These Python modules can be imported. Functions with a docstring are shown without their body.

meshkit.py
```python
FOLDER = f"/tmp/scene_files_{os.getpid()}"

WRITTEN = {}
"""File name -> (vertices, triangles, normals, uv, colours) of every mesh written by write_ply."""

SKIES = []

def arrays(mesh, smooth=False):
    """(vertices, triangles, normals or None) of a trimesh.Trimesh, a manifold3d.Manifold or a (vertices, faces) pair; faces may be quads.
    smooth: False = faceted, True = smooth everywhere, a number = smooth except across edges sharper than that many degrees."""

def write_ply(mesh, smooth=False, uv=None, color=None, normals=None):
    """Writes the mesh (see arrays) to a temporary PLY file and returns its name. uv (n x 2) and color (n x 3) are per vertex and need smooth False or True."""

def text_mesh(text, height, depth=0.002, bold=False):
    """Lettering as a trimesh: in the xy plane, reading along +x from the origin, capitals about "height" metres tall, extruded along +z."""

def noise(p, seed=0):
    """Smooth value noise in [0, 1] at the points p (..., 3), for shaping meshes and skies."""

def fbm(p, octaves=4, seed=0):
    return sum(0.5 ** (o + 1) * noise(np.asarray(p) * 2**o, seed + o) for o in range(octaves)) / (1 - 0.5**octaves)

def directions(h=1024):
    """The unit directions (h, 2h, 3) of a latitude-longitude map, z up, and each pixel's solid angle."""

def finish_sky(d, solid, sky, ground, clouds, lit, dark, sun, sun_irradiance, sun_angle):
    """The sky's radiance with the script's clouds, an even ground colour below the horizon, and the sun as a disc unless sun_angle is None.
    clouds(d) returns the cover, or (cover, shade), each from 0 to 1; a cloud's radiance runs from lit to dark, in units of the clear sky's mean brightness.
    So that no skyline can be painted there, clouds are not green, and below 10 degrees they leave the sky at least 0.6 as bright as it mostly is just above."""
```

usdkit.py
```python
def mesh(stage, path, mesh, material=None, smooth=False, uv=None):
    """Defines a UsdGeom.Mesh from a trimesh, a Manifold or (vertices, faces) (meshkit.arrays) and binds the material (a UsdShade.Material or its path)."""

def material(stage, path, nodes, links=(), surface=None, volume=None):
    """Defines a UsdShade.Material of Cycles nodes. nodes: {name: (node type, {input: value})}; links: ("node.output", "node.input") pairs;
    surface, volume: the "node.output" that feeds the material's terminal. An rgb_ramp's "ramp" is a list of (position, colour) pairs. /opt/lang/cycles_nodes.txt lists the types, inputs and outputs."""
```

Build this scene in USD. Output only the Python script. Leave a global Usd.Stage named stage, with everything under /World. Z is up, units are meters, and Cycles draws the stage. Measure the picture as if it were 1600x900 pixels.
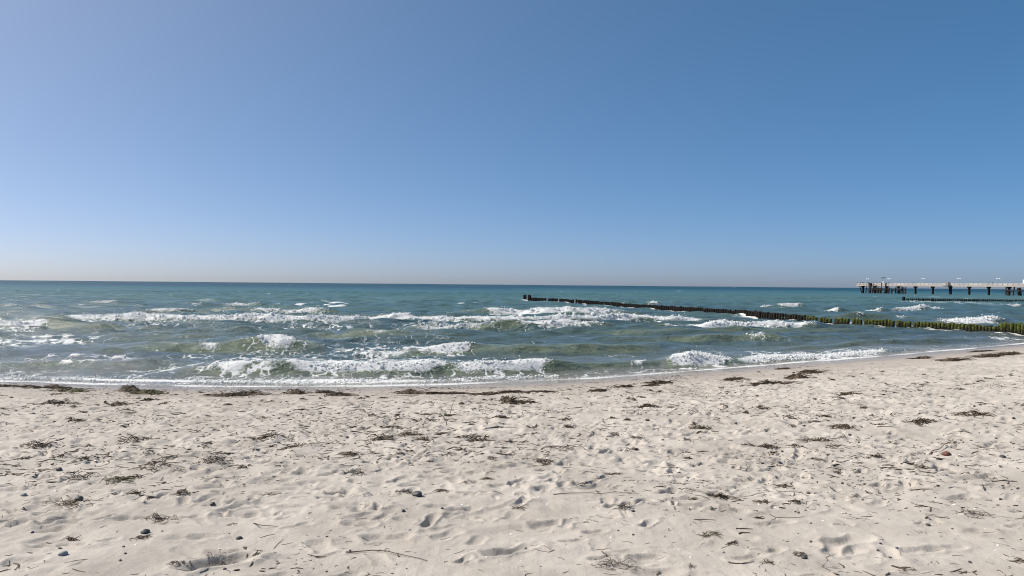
import math, random
import numpy as np, trimesh, manifold3d, meshkit, usdkit
from scipy.spatial import cKDTree
from scipy.ndimage import gaussian_filter1d
from pxr import Usd, UsdGeom, UsdLux, UsdShade, Gf, Sdf, Vt

stage = Usd.Stage.CreateInMemory()
UsdGeom.SetStageUpAxis(stage, 'Z')
UsdGeom.SetStageMetersPerUnit(stage, 1.0)
world = UsdGeom.Xform.Define(stage, '/World')
stage.SetDefaultPrim(world.GetPrim())
UsdGeom.Scope.Define(stage, '/World/Looks')
rng = np.random.default_rng(11)
random.seed(11)

# ------------------------------------------------------------------ camera
EYE = np.array([0.0, 0.0, 3.0])
F = 1142.0                                   # focal length in pixels of a 1600 wide picture
PITCH, ROLL = math.radians(0.256), math.radians(0.516)
fwd = np.array([0, math.cos(PITCH), -math.sin(PITCH)])
r0 = np.array([1.0, 0, 0]); u0 = np.cross(r0, fwd)
RIGHT = math.cos(ROLL) * r0 + math.sin(ROLL) * u0
UP = -math.sin(ROLL) * r0 + math.cos(ROLL) * u0
cam = UsdGeom.Camera.Define(stage, '/World/camera')
m = Gf.Matrix4d(*RIGHT, 0, *UP, 0, *(-fwd), 0, *EYE, 1)
cam.AddTransformOp().Set(m)
cam.CreateHorizontalApertureAttr(36.0)
cam.CreateVerticalApertureAttr(36.0 * 9 / 16)
cam.CreateFocalLengthAttr(36.0 * F / 1600)
cam.CreateClippingRangeAttr(Gf.Vec2f(0.05, 100000))
cam.CreateExposureAttr(0.5)

# ------------------------------------------------------------------ light
SUN_AZ, SUN_EL = math.radians(-75), math.radians(46)
SUN = np.array([math.sin(SUN_AZ) * math.cos(SUN_EL), math.cos(SUN_AZ) * math.cos(SUN_EL), math.sin(SUN_EL)])
usdkit.material(stage, '/World/Looks/sky_look', {
    's': ('sky_texture', {'sky_type': 'single_scattering', 'sun_disc': False, 'sun_elevation': SUN_EL, 'sun_rotation': SUN_AZ,
                          'altitude': 100.0, 'air_density': 0.33, 'aerosol_density': 1.5, 'ozone_density': 4.3}),
    't': ('mix_color', {'blend_type': 'multiply', 'fac': 1.0, 'use_clamp': False, 'b': (3.90, 4.02, 3.98)}),
    'h': ('hsv', {'saturation': 1.28}), 'g': ('gamma', {'gamma': 0.67}),
    'b': ('background_shader', {'strength': 0.0707})}, [('s.color', 't.a'), ('t.result', 'h.color'), ('h.color', 'g.color'), ('g.color', 'b.color')], surface='b.background')
dome = UsdLux.DomeLight.Define(stage, '/World/sky')
UsdShade.MaterialBindingAPI.Apply(dome.GetPrim()).Bind(UsdShade.Material.Get(stage, '/World/Looks/sky_look'))
dome.GetPrim().SetCustomDataByKey('kind', 'structure')
sun = UsdLux.DistantLight.Define(stage, '/World/sun')
sun.CreateIntensityAttr(1.25); sun.CreateNormalizeAttr(True); sun.CreateAngleAttr(0.53)
sun.CreateColorAttr(Gf.Vec3f(1.0, 0.94, 0.865))
zax = SUN; xax = np.cross([0, 0, 1.0], zax); xax /= np.linalg.norm(xax); yax = np.cross(zax, xax)
sun.AddTransformOp().Set(Gf.Matrix4d(*xax, 0, *yax, 0, *zax, 0, 0, 0, 60, 1))

# ------------------------------------------------------------------ helpers
used = {}
def numbered(name, parent):
    k = used.get((parent, name), 0); used[(parent, name)] = k + 1
    return name if k == 0 else f'{name}_{k:03d}'
def tag(p, label=None, cat=None, group=None, kind=None):
    p = p.GetPrim() if hasattr(p, 'GetPrim') else p
    for k, v in (('label', label), ('category', cat), ('group', group), ('kind', kind)):
        if v: p.SetCustomDataByKey(k, v)
    return p
def obj(name, mesh, mat, parent='/World', smooth=False):
    parent = str(parent.GetPath()) if hasattr(parent, 'GetPath') else parent
    path = f'{parent}/{numbered(name, parent)}'
    return usdkit.mesh(stage, path, mesh, M[mat], smooth=smooth)
def thing(name, loc, rotz=0, **kw):
    x = UsdGeom.Xform.Define(stage, f'/World/{numbered(name, "/World")}')
    x.AddTranslateOp().Set(Gf.Vec3d(*map(float, loc)))
    if rotz: x.AddRotateZOp().Set(math.degrees(rotz))
    tag(x, **kw)
    return x
def primvar(mesh, name, data):
    UsdGeom.PrimvarsAPI(mesh).CreatePrimvar(name, Sdf.ValueTypeNames.FloatArray, 'vertex').Set(Vt.FloatArray.FromNumpy(np.asarray(data, np.float32)))
def sstep(a, b, x):
    t = np.clip((np.asarray(x, float) - a) / (b - a), 0, 1); return t * t * (3 - 2 * t)
def n2(x, y, s, seed=0, oct=1):
    p = np.stack([np.asarray(x, float) * s, np.asarray(y, float) * s, np.full(np.shape(x), 0.37 + seed * 7.3)], -1)
    return meshkit.fbm(p, oct, seed) if oct > 1 else meshkit.noise(p, seed)
def ray(px, py):
    d = fwd + RIGHT * (px - 800) / F - UP * (py - 450) / F
    return d / np.linalg.norm(d)
def at_level(px, py, z=0.0):
    d = ray(px, py); t = (z - EYE[2]) / d[2]
    return EYE + d * t

# ------------------------------------------------------------------ ground shape
_sh = [at_level(*p) for p in [(0, 597), (160, 603), (320, 607), (480, 607), (640, 605), (800, 600), (900, 595), (1000, 588.5), (1100, 580.5), (1200, 572), (1300, 564), (1400, 556.5), (1500, 547), (1600, 538)]]
_sx = np.array([-200, -40] + [p[0] for p in _sh] + [45, 300]); _sy = np.array([21.0, 21.2] + [p[1] for p in _sh] + [54, 190])
_gx = np.arange(-200, 300, 0.1); _gy = gaussian_filter1d(np.interp(_gx, _sx, _sy), 12)
_gs = np.cos(np.arctan(np.gradient(_gy, 0.1)))
def shore_s(x, y):                              # metres inland of the mean waterline
    return (np.interp(x, _gx, _gy) - y) * gaussian_filter1d(_gs, 20)[np.clip(((np.asarray(x) + 200) / 0.1).astype(int), 0, len(_gs) - 1)]
def base_z(x, y):
    s = shore_s(x, y)
    return np.interp(s, [-60, -20, -2, 0, 2.5, 6, 12, 21, 60, 200], [-4, -1.7, -0.25, 0.0, 0.24, 0.5, 0.9, 1.36, 2.4, 4])
def at_sand(px, py):
    d = ray(px, py); t = np.geomspace(1.5, 90, 3000)
    p = EYE + d * t[:, None]
    k = np.argmax(p[:, 2] < base_z(p[:, 0], p[:, 1]))
    return p[k]

# ------------------------------------------------------------------ materials
M = {}
def mat(name, nodes, links=(), surface='p.BSDF'):
    M[name] = usdkit.material(stage, f'/World/Looks/{name}', nodes, links, surface=surface); return M[name]
def plain(name, a, b, scale=20.0, rough=0.7, bump=0.0, bscale=60.0, spec=0.3):
    nodes = {'g': ('geometry', {}), 'n': ('noise_texture', {'scale': scale, 'detail': 5.0, 'roughness': 0.65}),
             'r': ('rgb_ramp', {'ramp': [(0.3, a), (0.7, b)]}), 'p': ('principled_bsdf', {'roughness': rough, 'specular_ior_level': spec})}
    links = [('g.position', 'n.vector'), ('n.fac', 'r.fac'), ('r.color', 'p.base_color')]
    if bump:
        nodes['n2'] = ('noise_texture', {'scale': bscale, 'detail': 4.0}); nodes['b'] = ('bump', {'strength': bump, 'distance': 0.02})
        links += [('g.position', 'n2.vector'), ('n2.fac', 'b.height'), ('b.normal', 'p.normal')]
    mat(name, nodes, links)

SAND_A, SAND_B = (0.318, 0.288, 0.250), (0.440, 0.402, 0.354)
mat('sand_look', {
    'g': ('geometry', {}),
    'n1': ('noise_texture', {'scale': 0.9, 'detail': 6.0, 'roughness': 0.62}),
    'r1': ('rgb_ramp', {'ramp': [(0.32, SAND_A), (0.68, SAND_B)]}),
    'n2': ('noise_texture', {'scale': 85.0, 'detail': 3.0, 'roughness': 0.7}),
    'r2': ('rgb_ramp', {'ramp': [(0.22, (0.66, 0.64, 0.62)), (0.42, (0.97, 0.97, 0.97)), (0.6, (1.02, 1.02, 1.02)), (0.8, (1.14, 1.14, 1.13))]}),
    'mul': ('mix_color', {'blend_type': 'multiply', 'fac': 1.0, 'use_clamp': False}),
    'w': ('attribute', {'attribute': 'wet'}),
    'wn': ('noise_texture', {'scale': 2.2, 'detail': 5.0}),
    'wadd': ('math', {'math_type': 'multiply_add', 'value2': 0.7, 'value3': -0.35}),
    'ws': ('math', {'math_type': 'add'}),
    'wm': ('map_range', {'from_min': 0.02, 'from_max': 0.95, 'clamp': True}),
    'wc': ('mix_color', {'blend_type': 'mix', 'b': (0.27, 0.225, 0.18)}),
    'rr': ('map_range', {'from_min': 0.0, 'from_max': 1.0, 'to_min': 0.95, 'to_max': 0.30}),
    'n3': ('noise_texture', {'scale': 34.0, 'detail': 7.0, 'roughness': 0.72}),
    'b': ('bump', {'strength': 0.7, 'distance': 0.016}),
    'p': ('principled_bsdf', {'specular_ior_level': 0.25, 'diffuse_roughness': 0.1})},
    [('g.position', 'n1.vector'), ('g.position', 'n2.vector'), ('g.position', 'n3.vector'), ('g.position', 'wn.vector'),
     ('n1.fac', 'r1.fac'), ('n2.fac', 'r2.fac'), ('r1.color', 'mul.a'), ('r2.color', 'mul.b'),
     ('wn.fac', 'wadd.value1'), ('wadd.value', 'ws.value1'), ('w.fac', 'ws.value2'), ('ws.value', 'wm.value'),
     ('wm.result', 'wc.fac'), ('mul.result', 'wc.a'), ('wc.result', 'p.base_color'), ('wm.result', 'rr.value'), ('rr.result', 'p.roughness'),
     ('n3.fac', 'b.height'), ('b.normal', 'p.normal')])

mat('sea_look', {
    'g': ('geometry', {}),
    'fa': ('attribute', {'attribute': 'foam'}), 'la': ('attribute', {'attribute': 'lace'}), 'sh': ('attribute', {'attribute': 'shoal'}),
    # water body colour: teal offshore, olive over the sand bar, sandy where it is only a film
    'rc': ('rgb_ramp', {'ramp': [(0.0, (0.005, 0.040, 0.062)), (0.10, (0.018, 0.076, 0.095)), (0.25, (0.056, 0.114, 0.108)), (0.5, (0.050, 0.094, 0.094)), (0.8, (0.056, 0.084, 0.080)), (0.93, (0.13, 0.135, 0.12)), (1.0, (0.26, 0.24, 0.22))]}),
    'cmap': ('mapping', {'scale': (0.35, 1.0, 1.0)}), 'cn': ('noise_texture', {'scale': 0.16, 'detail': 6.0, 'roughness': 0.6}), 'cr': ('rgb_ramp', {'ramp': [(0.32, (0.74, 0.80, 0.88)), (0.68, (1.28, 1.22, 1.12))]}),
    'cm': ('mix_color', {'blend_type': 'multiply', 'fac': 1.0, 'use_clamp': False}),
    # ripples too fine for the mesh
    'mp': ('mapping', {'scale': (0.75, 1.5, 1.0)}),
    'r1': ('noise_texture', {'scale': 2.6, 'detail': 6.0, 'roughness': 0.62}),
    'b': ('bump', {'strength': 1.0, 'distance': 0.17}),
    'ra': ('attribute', {'attribute': 'windrough'}),
    'sl': ('attribute', {'attribute': 'face_glow'}), 'sm': ('mix_color', {'blend_type': 'mix', 'b': (0.112, 0.138, 0.092)}),  # olive of sandy, backlit wave faces: light through the crests painted as colour
    'd': ('principled_bsdf', {'ior': 1.333, 'specular_ior_level': 0.5}),
    # foam
    'fp': ('mapping', {'scale': (1.1, 0.5, 1.0)}),
    'fd': ('noise_texture', {'scale': 1.4, 'detail': 4.0, 'roughness': 0.6}),
    'fs': ('vector_math', {'math_type': 'scale', 'scale': 1.1}),
    'fv': ('vector_math', {'math_type': 'add'}),
    'vo': ('voronoi_texture', {'feature': 'distance_to_edge', 'scale': 1.25}),
    'lq': ('noise_texture', {'scale': 0.9, 'detail': 4.0}), 'lr': ('map_range', {'from_min': 0.38, 'from_max': 0.72, 'to_min': 0.0, 'to_max': 1.0, 'clamp': True}), 'lx': ('math', {'math_type': 'multiply'}),
    'lw': ('math', {'math_type': 'multiply_add', 'value2': 0.15, 'value3': -0.010}),
    'ld': ('math', {'math_type': 'subtract'}),
    'ls': ('map_range', {'from_min': -0.01, 'from_max': 0.03, 'clamp': True}),
    'fnm': ('mapping', {'scale': (0.7, 1.0, 1.0)}), 'fn': ('noise_texture', {'scale': 8.5, 'detail': 6.0, 'roughness': 0.72}),
    'fo': ('math', {'math_type': 'multiply_add', 'value2': 1.1, 'value3': -0.55}),
    'fq': ('math', {'math_type': 'add'}),
    'fm': ('map_range', {'from_min': 0.36, 'from_max': 0.70, 'clamp': True}),
    'kmp': ('mapping', {'scale': (0.55, 0.5, 1.0)}), 'kn': ('noise_texture', {'scale': 3.2, 'detail': 5.0, 'roughness': 0.66}),
    'ka': ('math', {'math_type': 'multiply_add', 'value2': 0.21}), 'ks': ('map_range', {'from_min': 0.72, 'from_max': 0.80, 'clamp': True}), 'fy': ('math', {'math_type': 'maximum'}),
    'fx': ('math', {'math_type': 'maximum'}),
    'fb': ('noise_texture', {'scale': 16.0, 'detail': 5.0, 'roughness': 0.7}),
    'fbb': ('bump', {'strength': 0.8, 'distance': 0.06}),
    'f': ('principled_bsdf', {'base_color': (0.80, 0.81, 0.80), 'roughness': 0.75, 'specular_ior_level': 0.2}),
    'ft': ('translucent_bsdf', {'color': (0.8, 0.8, 0.78)}), 'fmix': ('mix_closure', {'fac': 0.28}),
    'mx': ('mix_closure', {})},
    [('sh.fac', 'rc.fac'), ('rc.color', 'cm.a'), ('g.position', 'cmap.vector'), ('cmap.vector', 'cn.vector'), ('cn.fac', 'cr.fac'), ('cr.color', 'cm.b'),
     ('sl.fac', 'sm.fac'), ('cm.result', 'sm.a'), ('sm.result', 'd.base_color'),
     ('g.position', 'mp.vector'), ('mp.vector', 'r1.vector'), ('r1.fac', 'b.height'), ('b.normal', 'd.normal'), ('ra.fac', 'd.roughness'),
     ('g.position', 'fd.vector'), ('fd.color', 'fs.vector1'), ('g.position', 'fp.vector'), ('fp.vector', 'fv.vector1'), ('fs.vector', 'fv.vector2'), ('fv.vector', 'vo.vector'),
     ('g.position', 'lq.vector'), ('lq.fac', 'lr.value'), ('la.fac', 'lx.value1'), ('lr.result', 'lx.value2'), ('lx.value', 'lw.value1'), ('lw.value', 'ld.value1'), ('vo.distance', 'ld.value2'), ('ld.value', 'ls.value'),
     ('g.position', 'fnm.vector'), ('fnm.vector', 'fn.vector'), ('fn.fac', 'fo.value1'), ('fo.value', 'fq.value1'), ('fa.fac', 'fq.value2'), ('fq.value', 'fm.value'),
     ('g.position', 'kmp.vector'), ('kmp.vector', 'kn.vector'), ('la.fac', 'ka.value1'), ('kn.fac', 'ka.value3'), ('ka.value', 'ks.value'),
     ('ls.result', 'fy.value1'), ('ks.result', 'fy.value2'), ('fm.result', 'fx.value1'), ('fy.value', 'fx.value2'),
     ('g.position', 'fb.vector'), ('fb.fac', 'fbb.height'), ('fbb.normal', 'f.normal'),
     ('f.BSDF', 'fmix.closure1'), ('ft.BSDF', 'fmix.closure2'),
     ('fx.value', 'mx.fac'), ('d.BSDF', 'mx.closure1'), ('fmix.closure', 'mx.closure2')], surface='mx.closure')
mat('foam_look', {'f': ('principled_bsdf', {'base_color': (0.82, 0.83, 0.82), 'roughness': 0.7, 'specular_ior_level': 0.2}),
                  't': ('translucent_bsdf', {'color': (0.82, 0.83, 0.82)}), 'm': ('mix_closure', {'fac': 0.45})},
    [('f.BSDF', 'm.closure1'), ('t.BSDF', 'm.closure2')], surface='m.closure')
plain('seaweed_dark', (0.022, 0.015, 0.009), (0.105, 0.073, 0.042), 30, 0.75)
plain('seaweed_olive', (0.028, 0.025, 0.011), (0.12, 0.105, 0.042), 30, 0.75)
plain('seaweed_brown', (0.045, 0.030, 0.018), (0.15, 0.105, 0.065), 30, 0.8)
plain('twig_bark', (0.05, 0.035, 0.025), (0.14, 0.105, 0.08), 60, 0.85)
plain('litter_look', (0.03, 0.023, 0.016), (0.13, 0.10, 0.07), 9, 0.85)
plain('pebble_dark', (0.03, 0.03, 0.032), (0.09, 0.088, 0.085), 60, 0.6)
plain('pebble_grey', (0.14, 0.15, 0.15), (0.30, 0.30, 0.29), 60, 0.65)
plain('pebble_red', (0.075, 0.032, 0.022), (0.145, 0.066, 0.042), 50, 0.65)
plain('shell_white', (0.72, 0.70, 0.66), (0.85, 0.84, 0.82), 40, 0.5)
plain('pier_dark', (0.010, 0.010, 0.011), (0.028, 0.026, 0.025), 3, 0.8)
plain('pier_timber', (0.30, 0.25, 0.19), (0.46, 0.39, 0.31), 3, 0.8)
plain('pier_rail', (0.42, 0.40, 0.38), (0.54, 0.52, 0.50), 5, 0.5)
plain('rail_post', (0.18, 0.16, 0.14), (0.30, 0.27, 0.24), 5, 0.7)
plain('white_paint', (0.76, 0.76, 0.76), (0.84, 0.84, 0.84), 5, 0.5)
plain('grey_metal', (0.22, 0.23, 0.24), (0.32, 0.33, 0.34), 5, 0.5)
plain('dark_board', (0.02, 0.05, 0.05), (0.04, 0.08, 0.085), 5, 0.5)
plain('window_dark', (0.02, 0.025, 0.03), (0.04, 0.045, 0.05), 5, 0.15, spec=0.5)
plain('skin', (0.42, 0.26, 0.19), (0.48, 0.31, 0.23), 9, 0.6)
plain('hair_dark', (0.02, 0.014, 0.01), (0.05, 0.035, 0.025), 30, 0.7)
for nm, c in dict(navy=(0.015, 0.02, 0.05), black=(0.012, 0.012, 0.014), blue=(0.03, 0.07, 0.18), red=(0.28, 0.05, 0.05), beige=(0.45, 0.38, 0.30), white=(0.7, 0.7, 0.7), denim=(0.05, 0.075, 0.14)).items():
    plain(f'cloth_{nm}', tuple(x * 0.8 for x in c), tuple(x * 1.2 for x in c), 12, 0.9)
def post_look(name, moss):
    mat(name, {
        'g': ('geometry', {}), 'oi': ('object_info', {}),
        'mp': ('mapping', {'scale': (1.0, 1.0, 0.25)}),
        'n': ('noise_texture', {'scale': 14.0, 'detail': 6.0, 'roughness': 0.7}),
        'r': ('rgb_ramp', {'ramp': [(0.3, (0.005, 0.004, 0.003)), (0.58, (0.015, 0.012, 0.009)), (0.8, (0.07, 0.052, 0.040))]}),
        'mn': ('noise_texture', {'scale': 7.0, 'detail': 6.0, 'roughness': 0.7}),
        'sx': ('separate_xyz', {}), 'hz': ('map_range', {'from_min': 0.0, 'from_max': 0.6, 'to_min': -0.14, 'to_max': 0.06, 'clamp': True}),
        'ad': ('math', {'math_type': 'add'}), 'mr': ('map_range', {'from_min': 0.55 - moss * 0.12, 'from_max': 0.70 - moss * 0.12, 'to_max': min(1.0, moss), 'clamp': True}),
        'mc': ('noise_texture', {'scale': 22.0, 'detail': 3.0}), 'mcr': ('rgb_ramp', {'ramp': [(0.3, (0.020, 0.030, 0.004)), (0.7, (0.115, 0.135, 0.022))]}),
        'c': ('mix_color', {'blend_type': 'mix'}), 'b': ('bump', {'strength': 0.7, 'distance': 0.03}),
        'p': ('principled_bsdf', {'roughness': 0.7, 'specular_ior_level': 0.15})},
        [('g.position', 'mp.vector'), ('mp.vector', 'n.vector'), ('n.fac', 'r.fac'), ('g.position', 'mn.vector'), ('g.position', 'sx.vector'), ('sx.z', 'hz.value'),
         ('mn.fac', 'ad.value1'), ('hz.result', 'ad.value2'), ('ad.value', 'mr.value'), ('g.position', 'mc.vector'), ('mc.fac', 'mcr.fac'),
         ('mr.result', 'c.fac'), ('r.color', 'c.a'), ('mcr.color', 'c.b'), ('c.result', 'p.base_color'), ('n.fac', 'b.height'), ('b.normal', 'p.normal')])
post_look('groyne_wood', 0.0)
post_look('groyne_wood_moss', 1.0)

# ------------------------------------------------------------------ beach
def polar_grid(angles, radii):
    A, R = np.meshgrid(angles, radii)
    x, y = (R * np.sin(A)).ravel(), (R * np.cos(A)).ravel()
    n, k = len(angles), len(radii)
    i = (np.arange(k - 1)[:, None] * n + np.arange(n - 1)).ravel()
    f = np.vstack([np.stack([i, i + 1, i + n + 1], 1), np.stack([i, i + n + 1, i + n], 1)])
    return x, y, f
half = math.radians(42)
ang = np.concatenate([np.linspace(-math.pi, -half, 40)[:-1], np.linspace(-half, half, 800), np.linspace(half, math.pi, 40)[1:]])
rad = [0.3]
while rad[-1] < 130:
    r = rad[-1]
    step = 0.12 if r < 2.4 else (max(0.009, min(0.075, r * r * 0.75 / (731 * 1.75))) if r < 34 else 0.15 if r < 50 else r * 0.06)
    rad.append(r + step)
bx_, by_, bf = polar_grid(ang, np.array(rad))
S = shore_s(bx_, by_)
keep = S > -3.5
fk = bf[keep[bf].all(1)]
idx = np.unique(fk); remap = np.full(len(bx_), -1); remap[idx] = np.arange(len(idx)); bf = remap[fk]
bx_, by_, S = bx_[idx], by_[idx], S[idx]
bz = base_z(bx_, by_)
dry = sstep(1.3, 5.2, S + (n2(bx_, by_, 0.6, 3) - 0.5) * 1.8)
rr_ = np.hypot(bx_, by_)
near = sstep(60, 30, rr_)
bz += 0.035 * (n2(bx_, by_, 0.35, 1, 2) - 0.5) * near
bz += dry * near * (0.045 * (n2(bx_, by_, 1.1, 5, 2) - 0.5) + 0.040 * (n2(bx_, by_, 3.0, 8, 2) - 0.5))
# trampled band: sharper lumps
tramp = sstep(2.5, 5, S) * (0.35 + 0.65 * sstep(15.5, 10.5, S)) * (0.4 + 0.9 * n2(bx_, by_, 0.5, 21))
lump = np.abs(n2(bx_, by_, 4.2, 31, 1) - 0.5) * 2
bz += dry * near * tramp * (0.055 * lump + 0.040 * (n2(bx_, by_, 9.0, 41, 2) - 0.5))
# faint wind-blown streaks
u = bx_ * 0.35 - by_ * 0.94
bz += dry * near * 0.011 * (n2(bx_ * 0.4 + by_ * 0.15, u * 3.2, 2.2, 51) - 0.5)
bz += dry * near * 0.006 * (n2(bx_, by_, 20.0, 61) - 0.5)

pits = []     # x, y, heading, half length, half width, depth
for px, py, deg, L, W, D in [(855, 820, 15, .13, .07, .035), (672, 814, 80, .15, .055, .05), (722, 797, 20, .12, .06, .05), (600, 772, 10, .11, .05, .035), (638, 767, 55, .12, .05, .04),
        (680, 745, 10, .16, .06, .04), (742, 772, 10, .13, .05, .045), (738, 740, 15, .12, .05, .03), (607, 838, 8, .17, .09, .05), (560, 820, 0, .12, .06, .04),
        (1012, 820, 60, .11, .05, .035), (1000, 872, 5, .16, .06, .04), (945, 872, 20, .11, .05, .035), (895, 845, 15, .09, .04, .03), (930, 832, 20, .09, .04, .03),
        (885, 820, 70, .10, .05, .03), (120, 853, 3, .14, .05, .03), (75, 853, 3, .12, .05, .03), (38, 878, 5, .12, .06, .03), (60, 815, 5, .15, .06, .03), (35, 760, 0, .18, .07, .035),
        (470, 758, 10, .14, .06, .035), (530, 770, 5, .16, .06, .04), (545, 795, 5, .14, .07, .04), (210, 812, 15, .14, .06, .04), (340, 880, 30, .22, .10, .07), (290, 842, 5, .14, .07, .03),
        (1325, 848, 20, .18, .09, .045), (1300, 862, 60, .11, .06, .035), (1500, 778, 25, .18, .06, .035), (1440, 862, 10, .14, .06, .03), (1170, 872, 20, .12, .06, .03), (1230, 700, 20, .12, .05, .03),
        (1110, 690, 30, .14, .06, .035), (795, 705, 20, .12, .05, .04), (720, 712, 15, .12, .05, .045), (1090, 790, 10, .15, .06, .03), (1020, 735, 10, .14, .05, .03), (800, 860, 30, .20, .07, .05),
        (1210, 820, 20, .16, .06, .03), (1545, 760, 20, .16, .06, .03), (410, 790, 5, .14, .06, .03), (190, 720, 5, .14, .06, .03), (1560, 690, 20, .14, .06, .03), (500, 720, 0, .2, .06, .035)]:
    p = at_sand(px, py); pits.append((p[0], p[1], math.radians(deg), L, W, D * .72))
placed = 0
while placed < 3600:
    a = rng.uniform(-0.72, 0.72); r = 3.2 + 24 * rng.random() ** 0.8
    x, y = r * math.sin(a), r * math.cos(a)
    s = float(shore_s(np.array([x]), np.array([y]))[0])
    if s < 2.6 or rng.random() > (1.0 if 4 < s < 15 else 0.33): continue
    k = rng.uniform(0.5, 1.1)
    pits.append((x, y, rng.normal(0.3, 0.7), 0.14 * k, 0.06 * k * rng.uniform(0.8, 1.4), rng.uniform(0.006, 0.024) * ((1.6 if x > 0 else 1.35) if 4 < s < 15 else 0.8))); placed += 1
tree2 = cKDTree(np.stack([bx_, by_], 1))
for (x, y, h, L, W, D), near_i in zip(pits, tree2.query_ball_point([(p[0], p[1]) for p in pits], [p[3] * 2.2 for p in pits])):
    k = np.array(near_i, int)
    if not len(k): continue
    dx, dy = bx_[k] - x, by_[k] - y
    uu, vv = dx * math.cos(h) + dy * math.sin(h), -dx * math.sin(h) + dy * math.cos(h)
    waist = 1 - 0.28 * np.cos(uu / L * 2.6)
    wob = 1 + 0.5 * (n2(dx + x, dy + y, 14, 71) - 0.5)
    q = np.sqrt((uu / L) ** 2 + (vv / (W * waist)) ** 2) * wob
    D = D * float(sstep(1.5, 4.5, shore_s(np.array([x]), np.array([y]))[0]))
    bz[k] += -D * np.exp(-q ** 4) + 0.42 * D * np.exp(-((q - 1.35) / 0.33) ** 2)
sand_m = usdkit.mesh(stage, '/World/sand_beach', (np.stack([bx_, by_, bz], 1), bf), M['sand_look'], smooth=True)
primvar(sand_m, 'wet', np.clip(np.interp(S, [-1, .6, 1.5, 2.6, 4.2, 6.5], [1.3, 1.1, .82, .50, .30, 0.0]), 0, 1.3))
tag(sand_m, label='pale sand beach covered in old footprints, running down to the sea', cat='beach', kind='structure')
def ground(x, y):
    d, i = tree2.query(np.stack([np.atleast_1d(x), np.atleast_1d(y)], -1), k=3)
    w = 1 / (d + 1e-4); return (bz[i] * w).sum(-1) / w.sum(-1)

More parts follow.
